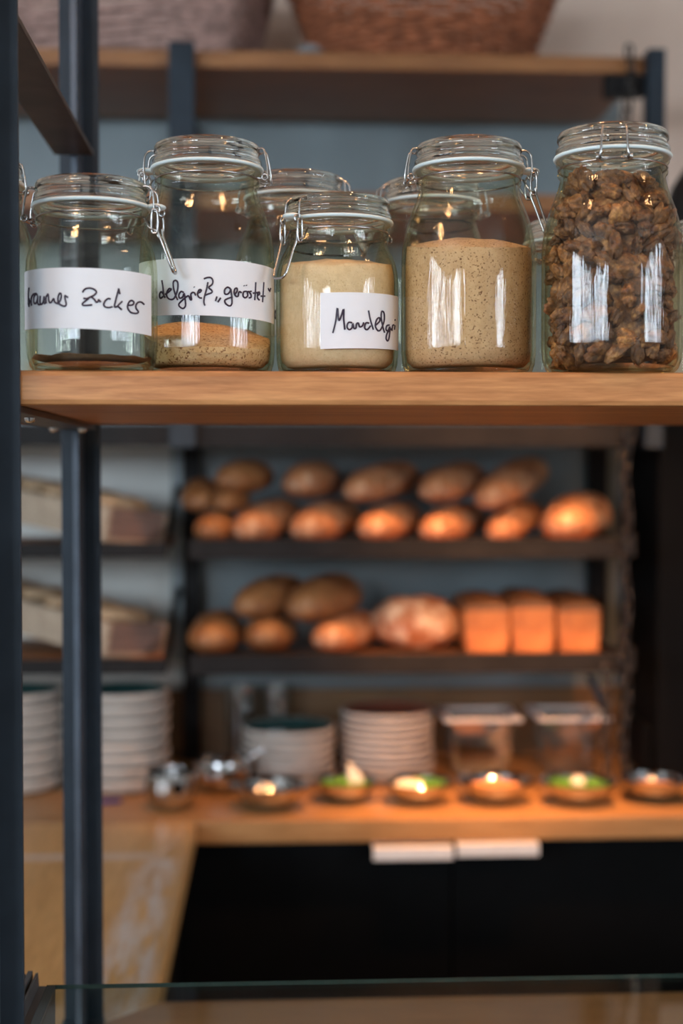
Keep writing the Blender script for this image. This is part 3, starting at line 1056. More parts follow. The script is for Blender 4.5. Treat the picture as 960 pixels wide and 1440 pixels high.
# front uprights (upper part) and wall uprights (down to the worktop)
pL = at(238, 130, RY).x, at(274, 130, RY).x
part('upright', bx(pL[0], pL[1], -0.028, -0.002, rz(SH['s3']) - 0.046, rz(SH['top']) + 0.008), 'steel', rack, bevel=0.001)
pR = at(906, 130, RY).x, at(930, 130, RY).x
part('upright', bx(pR[0], pR[1], -0.028, 0.012, rz(SH['s3']) - 0.046, rz(SH['top']) + 0.008), 'steel', rack, bevel=0.001)
wL = at(258, 800, 3.17).x, at(281, 800, 3.17).x
part('wall_upright', bx(wL[0], wL[1], 0.398, 0.433, 0.0, rz(SH['top']) - 0.04), 'steel_dark', rack, bevel=0.001)
wR = at(826, 800, 3.17).x, at(852, 800, 3.17).x
part('wall_upright', bx(wR[0], wR[1], 0.408, 0.440, rz(SH['s5']) - 0.02, rz(SH['mid']) - 0.04), 'steel_dark', rack, bevel=0.001)
part('cross_bar', bx(at(852, 150, RY).x, pR[0], -0.0, 0.03, rz(SH['top']) - 0.075, rz(SH['top']) - 0.034), 'steel_dark', rack, bevel=0.001)
for key in ('s3', 's4', 's5'):
    sx = -1.5 if key == 's3' else rx0
    part('front_rail', bx(sx, rx1, -0.006, 0.006, -0.044 if key == 's3' else -0.032, 0.0 if key == 's3' else 0.006), 'steel_dark', rack, bevel=0.0015, loc=(0, 0, rz(SH[key])))
    part('end_bar', bx(rx1 - 0.012, rx1 + 0.008, -0.008, 0.42, -0.034, 0.004), 'steel_dark', rack, bevel=0.001, loc=(0, 0, rz(SH[key])))
    part('shelf_board', bx(sx + 0.01, rx1 - 0.012, 0.006, 0.395, -0.022, -0.006), 'shelf_wood', rack, bevel=0.001, loc=(0, 0, rz(SH[key])))
# hook bolts on the right ends and the slanting brace below the lowest shelf
for key in ('s3', 's4', 's5'):
    part('hook_block', bx(rx1 + 0.008, rx1 + 0.022, -0.012, 0.012, -0.03, 0.016), 'steel_dark', rack, bevel=0.002, loc=(0, 0, rz(SH[key])))
b0, b1 = at(828, 950, RY + 0.05), at(852, 1000, RY + 0.05)
bm = bmesh.new()
tube(bm, [b0 - rack.location, b1 - rack.location], 0.008, 8)
part('brace', bm, 'steel', rack)

# left bay: two shelves carrying trays
lb = thing('wall_shelf', 'dark steel shelf pair of the left bay carrying the wooden trays', 'shelf', (0, RY, TOP))
lx1 = at(234, 770, RY).x
for key in ('s4', 's5'):
    part('front_rail', bx(-1.5, lx1, -0.006, 0.006, -0.030, 0.0), 'steel_dark', lb, bevel=0.0015, loc=(0, 0, rz(SH[key])))
    part('shelf_board', bx(-1.5, lx1 - 0.01, 0.006, 0.395, -0.022, -0.006), 'shelf_wood', lb, bevel=0.001, loc=(0, 0, rz(SH[key])))
    bm = bmesh.new()
    tube(bm, [(lx1 - 0.004, 0.0, -0.015), (lx1 - 0.004, 0.39, 0.10)], 0.007, 8)
    part('stay', bm, 'steel_dark', lb, loc=(0, 0, rz(SH[key])))
part('wall_upright', bx(lx1 - 0.018, lx1 + 0.006, 0.405, 0.44, rz(SH['s5']) - 0.06, rz(SH['s3']) - 0.04), 'slate', lb)

# chain hanging down the right front of the rack
LK = bmesh.new()
lp = []
for k in range(16):
    a = 2 * PI * k / 16
    lp.append((0.0065 * math.cos(a), 0, 0.008 * (1 if math.sin(a) > 0 else -1) * (abs(math.sin(a)) > 0.01) + 0.0065 * math.sin(a)))
tube(LK, [(1.25 * a_, 0, c_) for a_, _, c_ in lp], 0.0030, 6, True)
link_me = mesh_of(LK, 'chain', True)
ctop = at(884, 74, RY - 0.02)
ch = thing('chain', 'dark steel link chain hanging from the top shelf to the worktop', 'chain', (ctop.x, RY - 0.022, TOP + 0.01))
nl = 0
z = ctop.z
z_end = TOP + 0.03
while z > z_end:
    o = link('link', link_me, ch, (0.004 * math.sin(nl * 0.9), 0, z - ch.location.z), (0, 0.06 * math.sin(nl), R_(90) * (nl % 2) + 0.5))
    z -= 0.0245
    nl += 1
# a second shorter chain end knotted at the lowest shelf
kc = at(853, 945, RY - 0.03)
ch2 = thing('chain', 'short loose chain end dangling from the lowest bread shelf', 'chain', (kc.x, RY - 0.03, kc.z))
for i in range(9):
    link('link', link_me, ch2, (0.003 * math.sin(i), 0, -0.0245 * i), (0, 0, R_(90) * (i % 2) + 0.3))

# ------------------------------------------------------------------ bread


def loaf_mesh(length, rad, seed, mat, flat=0.80, taper=0.75, lump=0.06, slashes=0):
    bm = bmesh.new()
    nu, nv = 28, 24
    rings = []
    sd = Vector((seed * 3.7, seed * 1.3, seed * 5.1))
    for i in range(1, nu):
        t = -1 + 2 * i / nu
        w = (1 - abs(t) ** 2.6) ** taper
        rg = []
        for k in range(nv):
            a = 2 * PI * k / nv
            x, zz_ = math.cos(a), math.sin(a)
            if zz_ < 0:
                zz_ *= 0.72
            v = Vector((x * rad * w, t * length / 2, zz_ * rad * flat * w))
            n_ = noise.noise(v * 18 + sd) + 0.5 * noise.noise(v * 45 + sd)
            s = 1 + lump * n_
            if slashes and zz_ > 0.1:
                ph = math.sin((t * slashes * PI) + x * 1.6)
                s -= 0.07 * max(0, ph - 0.72) / 0.28 * zz_
            rg.append(bm.verts.new((v.x * s, v.y, v.z * s)))
        rings.append(rg)
    for a_, b_ in zip(rings, rings[1:]):
        for k in range(nv):
            j = (k + 1) % nv
            bm.faces.new((a_[k], a_[j], b_[j], b_[k]))
    e0 = bm.verts.new((0, -length / 2, 0))
    e1 = bm.verts.new((0, length / 2, 0))
    for k in range(nv):
        j = (k + 1) % nv
        bm.faces.new((e0, rings[0][j], rings[0][k]))
        bm.faces.new((e1, rings[-1][k], rings[-1][j]))
    return mesh_of(bm, mat, True)


loaf_n = 0


def loaf(near, far, Yn, Yf, wpx, label, group, mat='crust', floor_z=None, flat=0.85, slashes=3, taper=0.5):
    """a loaf whose ends are seen round the pixels near / far"""
    global loaf_n
    loaf_n += 1
    A, B = at(*near, Yn), at(*far, Yf)
    rad = 1.45 * wpx / F_PX * (Yn + Yf) / 2 / 2
    ax = B - A
    L = ax.length + 1.55 * rad
    me = loaf_mesh(L, rad, loaf_n, mat, flat, taper, 0.06, slashes)
    me.name = 'bread_loaf'
    ax.normalize()
    side = ax.cross(Vector((0, 0, 1))).normalized()
    up = side.cross(ax)
    o = link('bread_loaf', me)
    mw = Matrix((side, ax, up)).transposed().to_4x4()
    c = (A + B) / 2
    if floor_z is not None:
        low = min((mw @ v.co).z for v in me.vertices)
        c.z = max(c.z, floor_z - low)
        if floor_z - low > c.z - 0.02:
            c.z = floor_z - low
    back = max((mw @ v.co).y for v in me.vertices)
    c.y = min(c.y, 3.14 - back)
    mw.translation = c
    o.matrix_world = mw
    return tag(o, label, 'bread', group)


f4, f5 = SH['s4'] - 0.005, SH['s5'] - 0.005
g1 = 'loaves in the bottom layer of the upper bread shelf'
l1 = 'oblong crusty loaf in the bottom layer on the upper bread shelf'
for nth, (near, far, w) in zip(('first', 'second', 'third', 'fourth'), (((352, 735), (400, 716), 56), ((433, 735), (485, 718), 56), ((527, 736), (572, 722), 54), ((612, 738), (660, 722), 52))):
    loaf(near, far, 2.82, 3.0, w - 6, '%s crusty loaf from the dark loaves, bottom layer of the upper bread shelf' % nth, g1, 'crust', f4)
loaf((704, 738), (742, 710), 2.83, 3.0, 42, 'narrow loaf on the upper bread shelf wedged under the long leaning loaf', None, 'crust', f4)
loaf((794, 732), (826, 716), 2.82, 2.97, 60, 'fat loaf at the chain end of the upper bread shelf', None, 'crust', f4)
loaf((297, 742), (312, 735), 2.81, 2.95, 40, 'dark small loaf lying lowest beside the wall upright on the upper bread shelf', None, 'crust_dark', f4)
loaf((280, 706), (286, 690), 2.88, 3.0, 38, 'dark loaf standing up against the wall upright on the upper bread shelf', None, 'crust_dark')
loaf((317, 708), (328, 700), 2.85, 3.02, 38, 'brown loaf squeezed between the dark loaves on the upper bread shelf', None, 'crust_dark')
loaf((326, 676), (362, 672), 2.86, 2.98, 44, 'broad brown loaf topmost at the wall upright end of the upper bread shelf', None, 'crust_dark')
l2 = 'oblong loaf in the upper layer on the upper bread shelf'
g2 = 'loaves in the upper layer of the upper bread shelf'
loaf((426, 681), (454, 676), 2.87, 3.05, 50, 'loaf in the upper layer showing its round end on the upper bread shelf', None, 'crust')
loaf((507, 690), (568, 672), 2.86, 3.02, 48, l2 + ', beside the round-ended loaf', g2, 'crust')
loaf((613, 690), (660, 673), 2.86, 3.02, 48, l2 + ', beside the long leaning loaf', g2, 'crust')
loaf((690, 700), (748, 662), 2.85, 3.02, 48, 'long loaf leaning over two others near the chain on the upper bread shelf', None, 'crust')

loaf((298, 900), (314, 884), 2.82, 3.0, 52, 'round-ended loaf beside the wall upright on the lower bread shelf', None, 'crust_dark', f5)
loaf((374, 902), (388, 892), 2.82, 3.0, 50, 'short loaf lying under the two stacked loaves on the lower bread shelf', None, 'crust_dark', f5)
loaf((464, 900), (508, 884), 2.82, 3.0, 50, 'loaf next to the big floured round loaf on the lower bread shelf', None, 'crust', f5)
l3 = 'oblong brown loaf stacked on top on the lower bread shelf'
g3 = 'stacked loaves of the lower bread shelf'
loaf((354, 852), (406, 832), 2.84, 3.0, 50, l3 + ', closer to the wall upright', g3, 'crust_dark')
loaf((432, 854), (480, 834), 2.84, 3.0, 57, l3 + ', closer to the round loaf', g3, 'crust_dark')

# big floured round loaf
p = at(584, 900, 2.92)
bm = bmesh.new()
bmesh.ops.create_icosphere(bm, subdivisions=4, radius=1)
for v in bm.verts:
    n = v.co.normalized()
    d = 1 + 0.07 * noise.noise(n * 3) + 0.03 * noise.noise(n * 8)
    cr = math.exp(-((n.x + 0.5 * n.y) * 5) ** 2) * max(0, n.z)
    d -= 0.10 * cr
    v.co = Vector((n.x * 0.094 * d, n.y * 0.088 * d, n.z * (0.066 if n.z > 0 else 0.046) * d))
o = part('round_loaf', bm, 'crust_flour', None, smooth=True, loc=(p.x, p.y, f5 + 0.046))
tag(o, 'big round country loaf with a floured crust on the lower bread shelf', 'bread')

# three tin loaves
for px, w, dz, which in ((684, 66, 0, 'touching the round loaf'), (748, 64, 0.004, 'in the middle of the three'), (813, 64, -0.002, 'closest to the chain')):
    p = at(px, 900, 2.83)
    hw = w / F_PX * 2.83 / 2
    H = 0.094 + dz
    t = thing('tin_loaf', 'square dark-topped tin loaf on the lower bread shelf, ' + which, 'bread', (p.x, 2.93, f5), 0, 'tin loaves on the lower bread shelf')
    bm = bmesh.new()
    rows = []
    for yy in (-0.11, -0.1, -0.05, 0.0, 0.05, 0.1, 0.11):
        e = 0.93 if abs(yy) > 0.105 else 1.0
        pr = [(-hw * 0.9 * e, 0.003), (-hw * 0.96 * e, 0.03), (-hw * e, 0.06), (-hw * 1.02 * e, H), (hw * 1.02 * e, H), (hw * e, 0.06), (hw * 0.96 * e, 0.03), (hw * 0.9 * e, 0.003)]
        rows.append([bm.verts.new((x + 0.0012 * noise.noise(Vector((x * 40, yy * 30, z_ * 40 + px))), yy + 0.001 * noise.noise(Vector((x * 60, px, z_ * 60))), z_)) for x, z_ in pr])
    for a_, b_ in zip(rows, rows[1:]):
        for k in range(8):
            j = (k + 1) % 8
            bm.faces.new((a_[k], a_[j], b_[j], b_[k]))
    bm.faces.new(rows[0])
    bm.faces.new(rows[-1])
    part('crumb_side', bm, 'crust_tin', t, bevel=0.003, label='orange-brown smooth side crust')
    bm = bmesh.new()
    rows = []
    for i in range(13):
        yy = -0.112 + 0.224 * i / 12
        e = max(0.05, 1 - abs(yy / 0.116) ** 6)
        pr = []
        for k in range(13):
            a_ = PI * k / 12
            x = -math.cos(a_) * hw * 1.07 * (0.9 + 0.1 * e)
            z_ = H - 0.006 + math.sin(a_) ** 0.8 * (0.028 + 0.006 * noise.noise(Vector((x * 30, yy * 20, px)))) * (0.35 + 0.65 * e)
            pr.append(bm.verts.new((x, yy, z_)))
        rows.append(pr)
    for a_, b_ in zip(rows, rows[1:]):
        for k in range(12):
            bm.faces.new((a_[k], a_[k + 1], b_[k + 1], b_[k]))
        bm.faces.new((a_[12], a_[0], b_[0], b_[12]))
    bm.faces.new(rows[0])
    bm.faces.new(rows[-1])
    part('domed_crust', bm, 'crust_top', t, smooth=True, label='dark domed top crust')

# wooden trays of the left bay, propped at a slant
for key, lab, seed in (('s4', 'upper pale wooden tray of crusty flatbreads propped on the left wall shelf', 1), ('s5', 'lower pale wooden tray of crusty flatbreads propped on the left wall shelf', 2)):
    base = at(146, 762 if key == 's4' else 925, RY + 0.012)
    base.z = SH[key] + 0.002
    t = thing('wooden_tray', lab, 'tray', base)
    rotm = Matrix.Rotation(R_(9), 4, 'Y') @ Matrix.Rotation(R_(-38), 4, 'Z')
    t.rotation_euler = rotm.to_euler()
    # local frame: corner at origin, long side towards -x, short side towards +y
    Lx, Ly, Hh = 0.46, 0.17, 0.066
    part('floor_panel', bx(-Lx, 0, 0, Ly, 0, 0.008), 'crate_wood', t)
    part('side', bx(-Lx, 0, 0, 0.010, 0.008, Hh), 'crate_wood', t, bevel=0.001)
    part('side', bx(-Lx, 0, Ly - 0.01, Ly, 0.008, Hh), 'crate_wood', t, bevel=0.001)
    part('side', bx(-0.010, 0, 0.01, Ly - 0.01, 0.008, Hh), 'crate_end', t, bevel=0.001, label='mauve-brown end board')
    part('side', bx(-Lx, -Lx + 0.01, 0.01, Ly - 0.01, 0.008, Hh), 'crate_wood', t, bevel=0.001)
    for i in range(6):
        me = loaf_mesh(0.14, 0.034, 60 + seed * 10 + i, 'crisp', 0.55, 0.45, 0.12, 0)
        me.name = 'flatbread'
        o = link('flatbread', me)
        o.matrix_world = Matrix.Translation(base) @ rotm @ Matrix.Translation((-0.05 - 0.071 * i, Ly / 2, Hh + 0.006 + 0.004 * (i % 2)))
        tag(o, '%s crusty pale flatbread from the near corner of the %s wooden tray' % (('first', 'second', 'third', 'fourth', 'fifth', 'sixth')[i], 'upper' if seed == 1 else 'lower'), 'bread', 'flatbreads in the %s tray' % ('upper' if seed == 1 else 'lower'))

# ------------------------------------------------------------------ crockery on the worktop


def plate_mesh(R, h, glaze):
    bm = bmesh.new()
    lathe(bm, [(R * 0.62, 0), (R * 0.64, 0.0025), (R * 0.86, 0.005), (R * 0.90, h * 0.35), (R * 0.915, h * 0.52), (R * 0.99, h * 0.62), (R, h * 0.92), (R * 0.99, h), (R * 0.965, h * 0.97)], 48, True, False, mi=0)
    outer = [(R * 0.965, h * 0.97), (R * 0.925, h * 0.72), (R * 0.83, 0.0105), (R * 0.5, 0.008), (0.002, 0.008)]
    lathe(bm, outer, 48, False, True, mi=1)
    bmesh.ops.remove_doubles(bm, verts=bm.verts, dist=0.0003)
    me = mesh_of(bm, ['stone', glaze], True)
    me.set_sharp_from_angle(angle=R_(45))
    me.name = 'plate'
    return me


def stack(px, Y, R, h, pitch, n, glaze, label, group):
    p = at(px, 1100, Y)
    me = plate_mesh(R, h, glaze)
    for i in range(n):
        o = link('plate', me, None, (p.x + random.uniform(-.0025, .0025), Y + random.uniform(-.0025, .0025), TOP + i * pitch), (0, 0, random.uniform(0, 6)))
        k = n - 1 - i
        nth = ('topmost', 'second from top', 'third from top', 'fourth from top', 'fifth from top', 'sixth from top', 'seventh from top', 'eighth from top', 'ninth from top')[k]
        tag(o, label + ', ' + nth, 'plate', group)


stack(22, 2.90, 0.096, 0.030, 0.0245, 8, 'teal', 'beige stoneware plate in the tall stack left of the steel post', 'plates in the stack left of the post')
stack(172, 2.90, 0.096, 0.030, 0.0245, 8, 'teal', 'beige stoneware plate in the tall stack right of the steel post', 'plates in the stack right of the post')
stack(405, 2.97, 0.097, 0.024, 0.0172, 6, 'teal', 'beige stoneware plate in the low stack before the tumblers', 'plates in the low teal stack')
stack(544, 3.0, 0.099, 0.021, 0.0147, 9, 'rust', 'beige stoneware plate in the stack with rust-red inside', 'plates in the rust-red stack')


def dish(px, Y, R, h, label, kind='shallow', group=None):
    p = at(px, 1110, Y)
    bm = bmesh.new()
    if kind == 'deep':
        prof = [(R * 0.45, 0), (R * 0.75, h * 0.12), (R * 0.95, h * 0.36), (R, h * 0.6), (R * 0.97, h * 0.85), (R * 0.94, h), (R * 0.925, h), (R * 0.955, h * 0.85), (R * 0.98, h * 0.6), (R * 0.93, h * 0.37), (R * 0.73, h * 0.15), (0.002, h * 0.06)]
    else:
        prof = [(R * 0.42, 0), (R * 0.62, h * 0.18), (R * 0.78, h * 0.6), (R * 0.84, h * 0.9), (R * 0.99, h * 0.97), (R, h), (R * 0.98, h * 1.03), (R * 0.82, h * 0.95), (R * 0.76, h * 0.64), (R * 0.6, h * 0.23), (0.002, h * 0.1)]
    lathe(bm, prof, 48, True, True)
    o = part('steel_bowl' if kind == 'deep' else 'steel_dish', bm, 'chrome', None, smooth=True, loc=(p.x, Y, TOP))
    tag(o, label, 'bowl' if kind == 'deep' else 'dish', group)
    return o


dish(240, 2.70, 0.050, 0.074, 'deep polished steel cup standing in front of the tall plate stack', 'deep')
b2 = dish(312, 2.86, 0.058, 0.062, 'wide polished steel bowl with a spoon behind the empty shallow dish', 'deep')
d3 = dish(379, 2.70, 0.077, 0.046, 'empty shallow steel dish before the low teal plate stack')
d4 = dish(486, 2.75, 0.068, 0.042, 'shallow steel dish with green herbs and a pale wedge')
d5 = dish(587, 2.73, 0.070, 0.043, 'shallow steel dish with white curds and green herbs')
d6 = dish(696, 2.73, 0.075, 0.043, 'shallow steel dish of orange-brown spice')
d7 = dish(812, 2.71, 0.074, 0.044, 'shallow steel dish with a green herb ring and a white dab')
d8 = dish(920, 2.73, 0.070, 0.044, 'shallow steel dish of brown spice nearest the tall black unit')

# spoon leaning in the bowl
sp = thing('spoon', 'steel spoon leaning in the wide bowl with its handle up', 'spoon', b2.location)
bm = bmesh.new()
tube(bm, smooth_path([(-0.01, 0.0, 0.018), (0.02, -0.005, 0.035), (0.055, -0.01, 0.066), (0.085, -0.012, 0.084)], 4), 0.0035, 8)
part('spoon_handle', bm, 'chrome', sp, smooth=True)
bm = bmesh.new()
bmesh.ops.create_uvsphere(bm, u_segments=16, v_segments=8, radius=1, matrix=Matrix.Translation((-0.022, 0, 0.016)) @ Matrix.Diagonal((0.018, 0.012, 0.005, 1)))
part('spoon_bowl', bm, 'chrome', sp, smooth=True)


def herbs(d, R, n, z0, seed, label, ring_=0.0, xr=(-1, 1)):
    r = random.Random(seed)
    bm = bmesh.new()
    for i in range(n):
        for _ in range(30):
            x, y = r.uniform(-R, R), r.uniform(-R, R)
            q = math.hypot(x, y) / R
            if q < 1 and q > ring_ and xr[0] * R <= x <= xr[1] * R:
                break
        c = Vector((x, y, z0 + r.uniform(0, 0.010) * (1 - 0.5 * q)))
        e = Matrix.Rotation(r.uniform(0, 6.3), 3, 'Z') @ Matrix.Rotation(r.uniform(-0.9, 0.9), 3, 'X')
        l, w = r.uniform(0.004, 0.008), r.uniform(0.0012, 0.0026)
        box(bm, -l, l, -w, w, -0.0004, 0.0004, Matrix.Translation(c) @ e.to_4x4())
    o = part('chopped_herbs', bm, 'herb', None, loc=d.location)
    tag(o, label, 'herbs', kind='stuff')


def heap(name, d, R, h, z0, mat, label, cat, off=(0, 0), kind='stuff'):
    bm = bmesh.new()
    lathe(bm, [(R * 0.75, z0 - 0.012), (R, z0), (R * 0.8, z0 + h * 0.55), (R * 0.5, z0 + h * 0.85), (R * 0.15, z0 + h)], 32, True, True)
    for v in bm.verts:
        v.co.z += 0.003 * noise.noise(v.co * 110)
    o = part(name, bm, mat, None, smooth=True, loc=(d.location.x + off[0], d.location.y + off[1], d.location.z))
    tag(o, label, cat, kind=kind)
    return o


herbs(d4, 0.048, 240, 0.030, 1, 'chopped green herbs heaped in the dish with a pale wedge')
bm = bmesh.new()
extrude_poly(bm, [(-0.018, 0), (0.014, -0.002), (0.012, 0.008), (-0.012, 0.036), (-0.017, 0.034)], -0.008, 0.008)
o = part('cheese_wedge', bm, 'cream', None, bevel=0.002, loc=(d4.location.x + 0.022, d4.location.y + 0.012, TOP + 0.034))
tag(o, 'pale wedge standing in the dish of herbs', 'wedge')
heap('white_curd', d5, 0.034, 0.012, 0.032, 'cream', 'white curds in the dish beside green herbs', 'curd', (-0.014, 0))
herbs(d5, 0.050, 150, 0.033, 2, 'chopped green herbs sprinkled beside the white curds', 0.0, (0.1, 1))
heap('orange_spice', d6, 0.050, 0.008, 0.030, 'filling', 'orange-brown ground spice heaped in the shallow dish', 'spice')
herbs(d7, 0.054, 330, 0.034, 3, 'ring of chopped green herbs in the shallow dish', 0.35)
heap('white_dab', d7, 0.016, 0.018, 0.036, 'cream', 'white dab of cream inside the herb ring', 'cream')
heap('brown_spice', d8, 0.047, 0.006, 0.026, 'filling', 'brown ground spice in the dish nearest the tall black unit', 'spice')

# two clear gastro containers with wide rims
for px, rimw, label in ((672, 112, 'clear square food container with bright rim behind the dish of orange spice'), (797, 106, 'clear square food container with bright rim behind the herb ring dish')):
    Y = 3.0
    p = at(px, 1050, Y)
    hw = rimw / F_PX * (Y - 0.07) / 2
    H = 0.122
    t = thing('food_container', label, 'container', (p.x, Y, TOP))
    bw = hw * 0.80
    bm = bmesh.new()
    lo = [(-bw * 0.86, -0.055), (bw * 0.86, -0.055), (bw * 0.86, 0.055), (-bw * 0.86, 0.055)]
    hi_ = [(-bw, -0.065), (bw, -0.065), (bw, 0.065), (-bw, 0.065)]
    vl = [bm.verts.new((x, y, 0.001)) for x, y in lo]
    vh = [bm.verts.new((x, y, H)) for x, y in hi_]
    bm.faces.new(vl)
    for i in range(4):
        j = (i + 1) % 4
        bm.faces.new((vl[i], vl[j], vh[j], vh[i]))
    bmesh.ops.bevel(bm, geom=[e for e in bm.edges if len(e.link_faces) == 2], offset=0.012, segments=4, affect='EDGES')
    part('clear_body', bm, 'box_glass', t, smooth=True)
    bm = bmesh.new()
    for (a_, b_, c_, d_) in ((-hw, hw, -0.082, -0.063), (-hw, hw, 0.063, 0.082), (-hw, -bw + 0.002, -0.063, 0.063), (bw - 0.002, hw, -0.063, 0.063)):
        box(bm, a_, b_, c_, d_, H, H + 0.006)
    part('rim', bm, 'alu', t, bevel=0.0015, label='flat bright rim')

# two tumblers behind the low teal stack
for px, which in ((339, 'nearer the wall upright'), (389, 'nearer the rust-red plates')):
    p = at(px, 1000, 3.12)
    bm = bmesh.new()
    lathe(bm, [(0.026, 0), (0.030, 0.003), (0.036, 0.172), (0.0345, 0.172), (0.0285, 0.010), (0.002, 0.009)], 40, True, True)
    o = part('tumbler', bm, 'tumbler', None, smooth=True, loc=(p.x, 3.115, TOP))
    tag(o, 'tall clear drinking glass behind the low teal plate stack, ' + which, 'glass', 'tall glasses behind the plates')

# blue pen on the worktop near the deep cup
p = at(150, 1131, 2.745)
bm = bmesh.new()
tube(bm, [(-0.05, 0, 0.0046), (-0.045, 0, 0.0046), (0.02, 0.01, 0.0046), (0.028, 0.011, 0.0046)], [0.003, 0.0045, 0.0045, 0.003], 10)
o = part('marker_pen', bm, 'blue', None, smooth=True, loc=(p.x, p.y, TOP))
tag(o, 'blue marker pen lying on the worktop beside the plate stack', 'pen')

# tall black unit on the right end of the worktop
p = at(925, 800, 2.86)
bu = thing('black_unit', 'tall matt black appliance housing at the right end of the worktop', 'appliance', (p.x, 2.86, TOP))
part('housing', bx(0, 0.5, 0, 0.3, 0.0, 0.80), 'black', bu, bevel=0.006)
part('side_pod', bx(-0.018, 0.0, 0.03, 0.2, 0.02, 0.12), 'black', bu, bevel=0.004)

# ------------------------------------------------------------------ baskets on the top shelf


def basket(name, shape, rows, pitch, stakes, mat, label, loc, rotz, amp=0.0060, thick=0.0052, rim_r=0.009):
    """shape(s, h): x, y of the basket wall at perimeter share s and height h"""
    t = thing(name, label, 'basket', loc, rotz)
    bm = bmesh.new()
    n = stakes * 6
    for k in range(rows):
        h = 0.006 + k * pitch
        pts = []
        for i in range(n):
            s = i / n
            p_ = Vector((*shape(s, h), 0))
            q_ = Vector((*shape(s + 0.002, h), 0))
            tn = (q_ - p_).normalized()
            nr = Vector((tn.y, -tn.x, 0))
            p_ = p_ + nr * amp * math.cos(PI * stakes * s + PI * (k % 2))
            pts.append((p_.x, p_.y, h + 0.0008 * noise.noise(Vector((i * 0.3, k * 3.0, 0)))))
        tube(bm, pts, thick, 6, True)
    part('woven_wall', bm, mat, t, smooth=True)['kind'] = 'stuff'
    bm = bmesh.new()
    top = 0.006 + rows * pitch
    for i in range(stakes):
        s = i / stakes
        tube(bm, [(*shape(s, h), h) for h in (0.0, top * 0.33, top * 0.66, top)], 0.0028, 5)
    part('stakes', bm, mat, t)['kind'] = 'stuff'
    bm = bmesh.new()
    for j in range(3):
        pts = []
        for i in range(n):
            x, y = shape(i / n, top)
            a = 2 * PI * (i / n * stakes * 0.5) + j * 2 * PI / 3
            l = math.hypot(x, y)
            pts.append((x * (1 + rim_r * 0.6 * math.cos(a) / l), y * (1 + rim_r * 0.6 * math.cos(a) / l), top + rim_r * 0.6 * math.sin(a)))
        tube(bm, pts, rim_r * 0.6, 6, True)
    part('braided_rim', bm, mat, t, smooth=True)
    bm = bmesh.new()
    vs_ = [bm.verts.new((*shape(i / n, 0.0), 0.004)) for i in range(n)]
    v2 = [bm.verts.new((*shape(i / n, 0.0), 0.0)) for i in range(n)]
    bm.faces.new(vs_)
    bm.faces.new(list(reversed(v2)))
    for i in range(n):
        j = (i + 1) % n
        bm.faces.new((v2[i], v2[j], vs_[j], vs_[i]))
    part('base', bm, mat, t)
    return t


def rect_shape(a, b, flare, pw):
    def f(s, h):
        th = 2 * PI * s
        k = 1 + flare * h
        c, sn = math.cos(th), math.sin(th)
        return (a * k * math.copysign(abs(c) ** pw, c), b * k * math.copysign(abs(sn) ** pw, sn))
    return f


p = at(258, 72, 2.79)
basket('rectangular_basket', rect_shape(0.27, 0.125, 0.9, 0.32), 18, 0.0108, 44, 'wicker_grey', 'greyish rectangular wicker basket with rounded corners on the top shelf', (p.x - 0.155, 2.985, SH['top']), R_(-16))
p = at(596, 75, 2.93)
basket('oval_basket', rect_shape(0.205, 0.15, 1.9, 0.9), 17, 0.0108, 40, 'wicker_brown', 'reddish brown oval wicker basket with flared sides on the top shelf', (p.x, 2.95, SH['top']), R_(4))
p = at(438, 66, 2.80)
bm = bmesh.new()
bmesh.ops.create_icosphere(bm, subdivisions=3, radius=1)
for v in bm.verts:
    n = v.co.normalized()
    d = 1 + 0.25 * noise.noise(n * 2.4)
    v.co = Vector((n.x * 0.026 * d, n.y * 0.03 * d, n.z * 0.014 * d))
o = part('linen_cloth', bm, 'cloth', None, smooth=True, loc=(p.x - 0.004, 2.80, SH['top'] + 0.0135))
tag(o, 'crumpled small grey cloth between the two baskets on the top shelf', 'cloth')

# ------------------------------------------------------------------ lamps
bulb_m = bpy.data.materials.new('bulb')
bulb_m.use_nodes = True
bb = bulb_m.node_tree.nodes['Principled BSDF']
bb.inputs['Emission Color'].default_value = (1, 0.52, 0.22, 1)
bb.inputs['Emission Strength'].default_value = 90


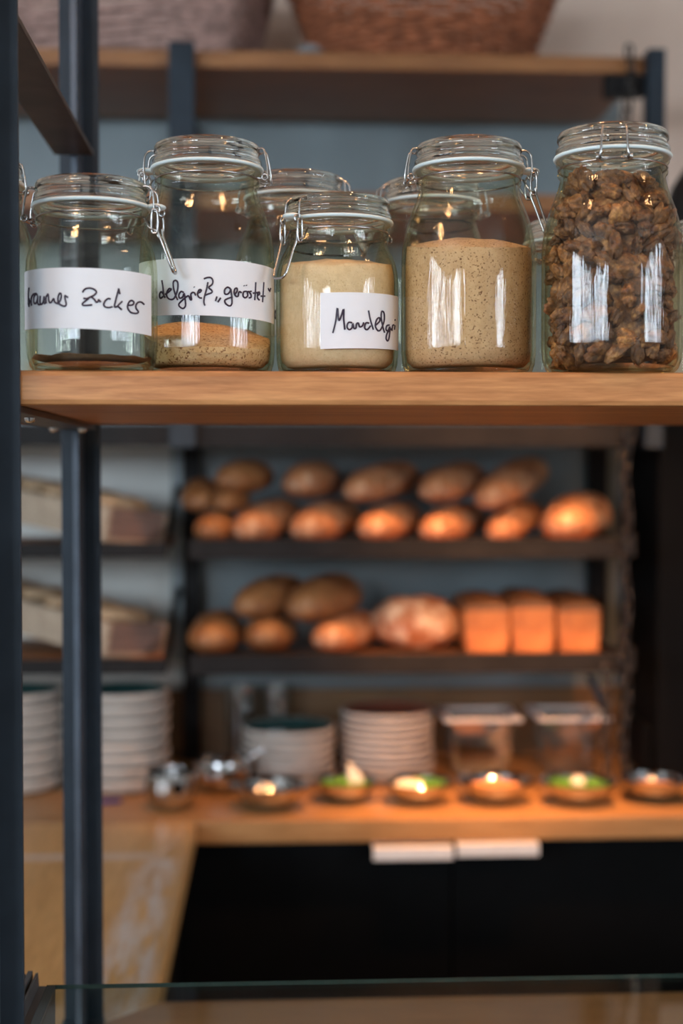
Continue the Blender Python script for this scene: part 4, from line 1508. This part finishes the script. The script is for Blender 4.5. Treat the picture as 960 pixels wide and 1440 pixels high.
def pendant(x, y, z, label, power, aim, cone, group=None):
    lp = thing('pendant_lamp', label, 'lamp', (x, y, z), 0, group)
    bm = bmesh.new()
    lathe(bm, [(0.125, 0.0), (0.122, 0.045), (0.110, 0.09), (0.085, 0.13), (0.045, 0.16), (0.02, 0.17), (0.018, 0.168), (0.043, 0.156), (0.082, 0.127), (0.107, 0.088), (0.119, 0.045), (0.122, 0.0)], 48, False, False)
    part('shade', bm, 'lamp_black', lp, smooth=True)
    bm = bmesh.new()
    tube(bm, [(0, 0, 0.165), (0, 0, zc - z)], 0.003, 8)
    part('cable', bm, 'lamp_black', lp)
    bm = bmesh.new()
    lathe(bm, [(0.004, 0.0), (0.025, 0.005), (0.038, 0.028), (0.030, 0.06), (0.016, 0.09), (0.015, 0.165)], 24, True, True)
    part('bulb', bm, bulb_m, lp, smooth=True)
    spot_light('pendant_light', (x, y, z - 0.004), Vector((x, y, z)) + Vector(aim), power, WARM, cone, 0.8)


p = at(1040, 250, 2.30)
pendant(p.x, 2.30, EYE + 0.37, 'black metal dome pendant lamp hanging right of the walnut jar', 30, (-0.02, 0.35, -1.0), 95)
for x, y in PENDANTS:
    pendant(x, y, PENDANT_Z, 'black metal dome pendant lamp over the guests side of the counter', 6, (0, 0.3, -1.0), 110, 'pendant lamps over the counter')

for k, (loc, tgt, pw, cone) in enumerate(SPOTS):
    t = thing('ceiling_spotlight', 'small black ceiling spotlight above the worktops', 'lamp', loc, 0, 'ceiling spotlights over the worktops')
    t.rotation_euler = (Vector(tgt) - Vector(loc)).to_track_quat('-Z', 'Y').to_euler()
    bm = bmesh.new()
    lathe(bm, [(0.045, -0.02), (0.045, 0.09), (0.02, 0.11), (0.018, 0.108), (0.042, 0.088), (0.042, -0.02)], 32, False, False)
    part('housing', bm, 'lamp_black', t, smooth=True)
    bm = bmesh.new()
    d = Vector((loc[0], loc[1], zc)) - Vector(loc)
    tube(bm, [Vector(loc) + Vector((0, 0, 0.09)), Vector((loc[0], loc[1], zc))], 0.01, 8)
    st = part('stem', bm, 'lamp_black', None)
    st.parent = t
    bpy.context.view_layer.update()
    st.matrix_parent_inverse = t.matrix_world.inverted()
    spot_light('spot_beam', loc, tgt, pw, WARM, cone, 0.8, 0.03)
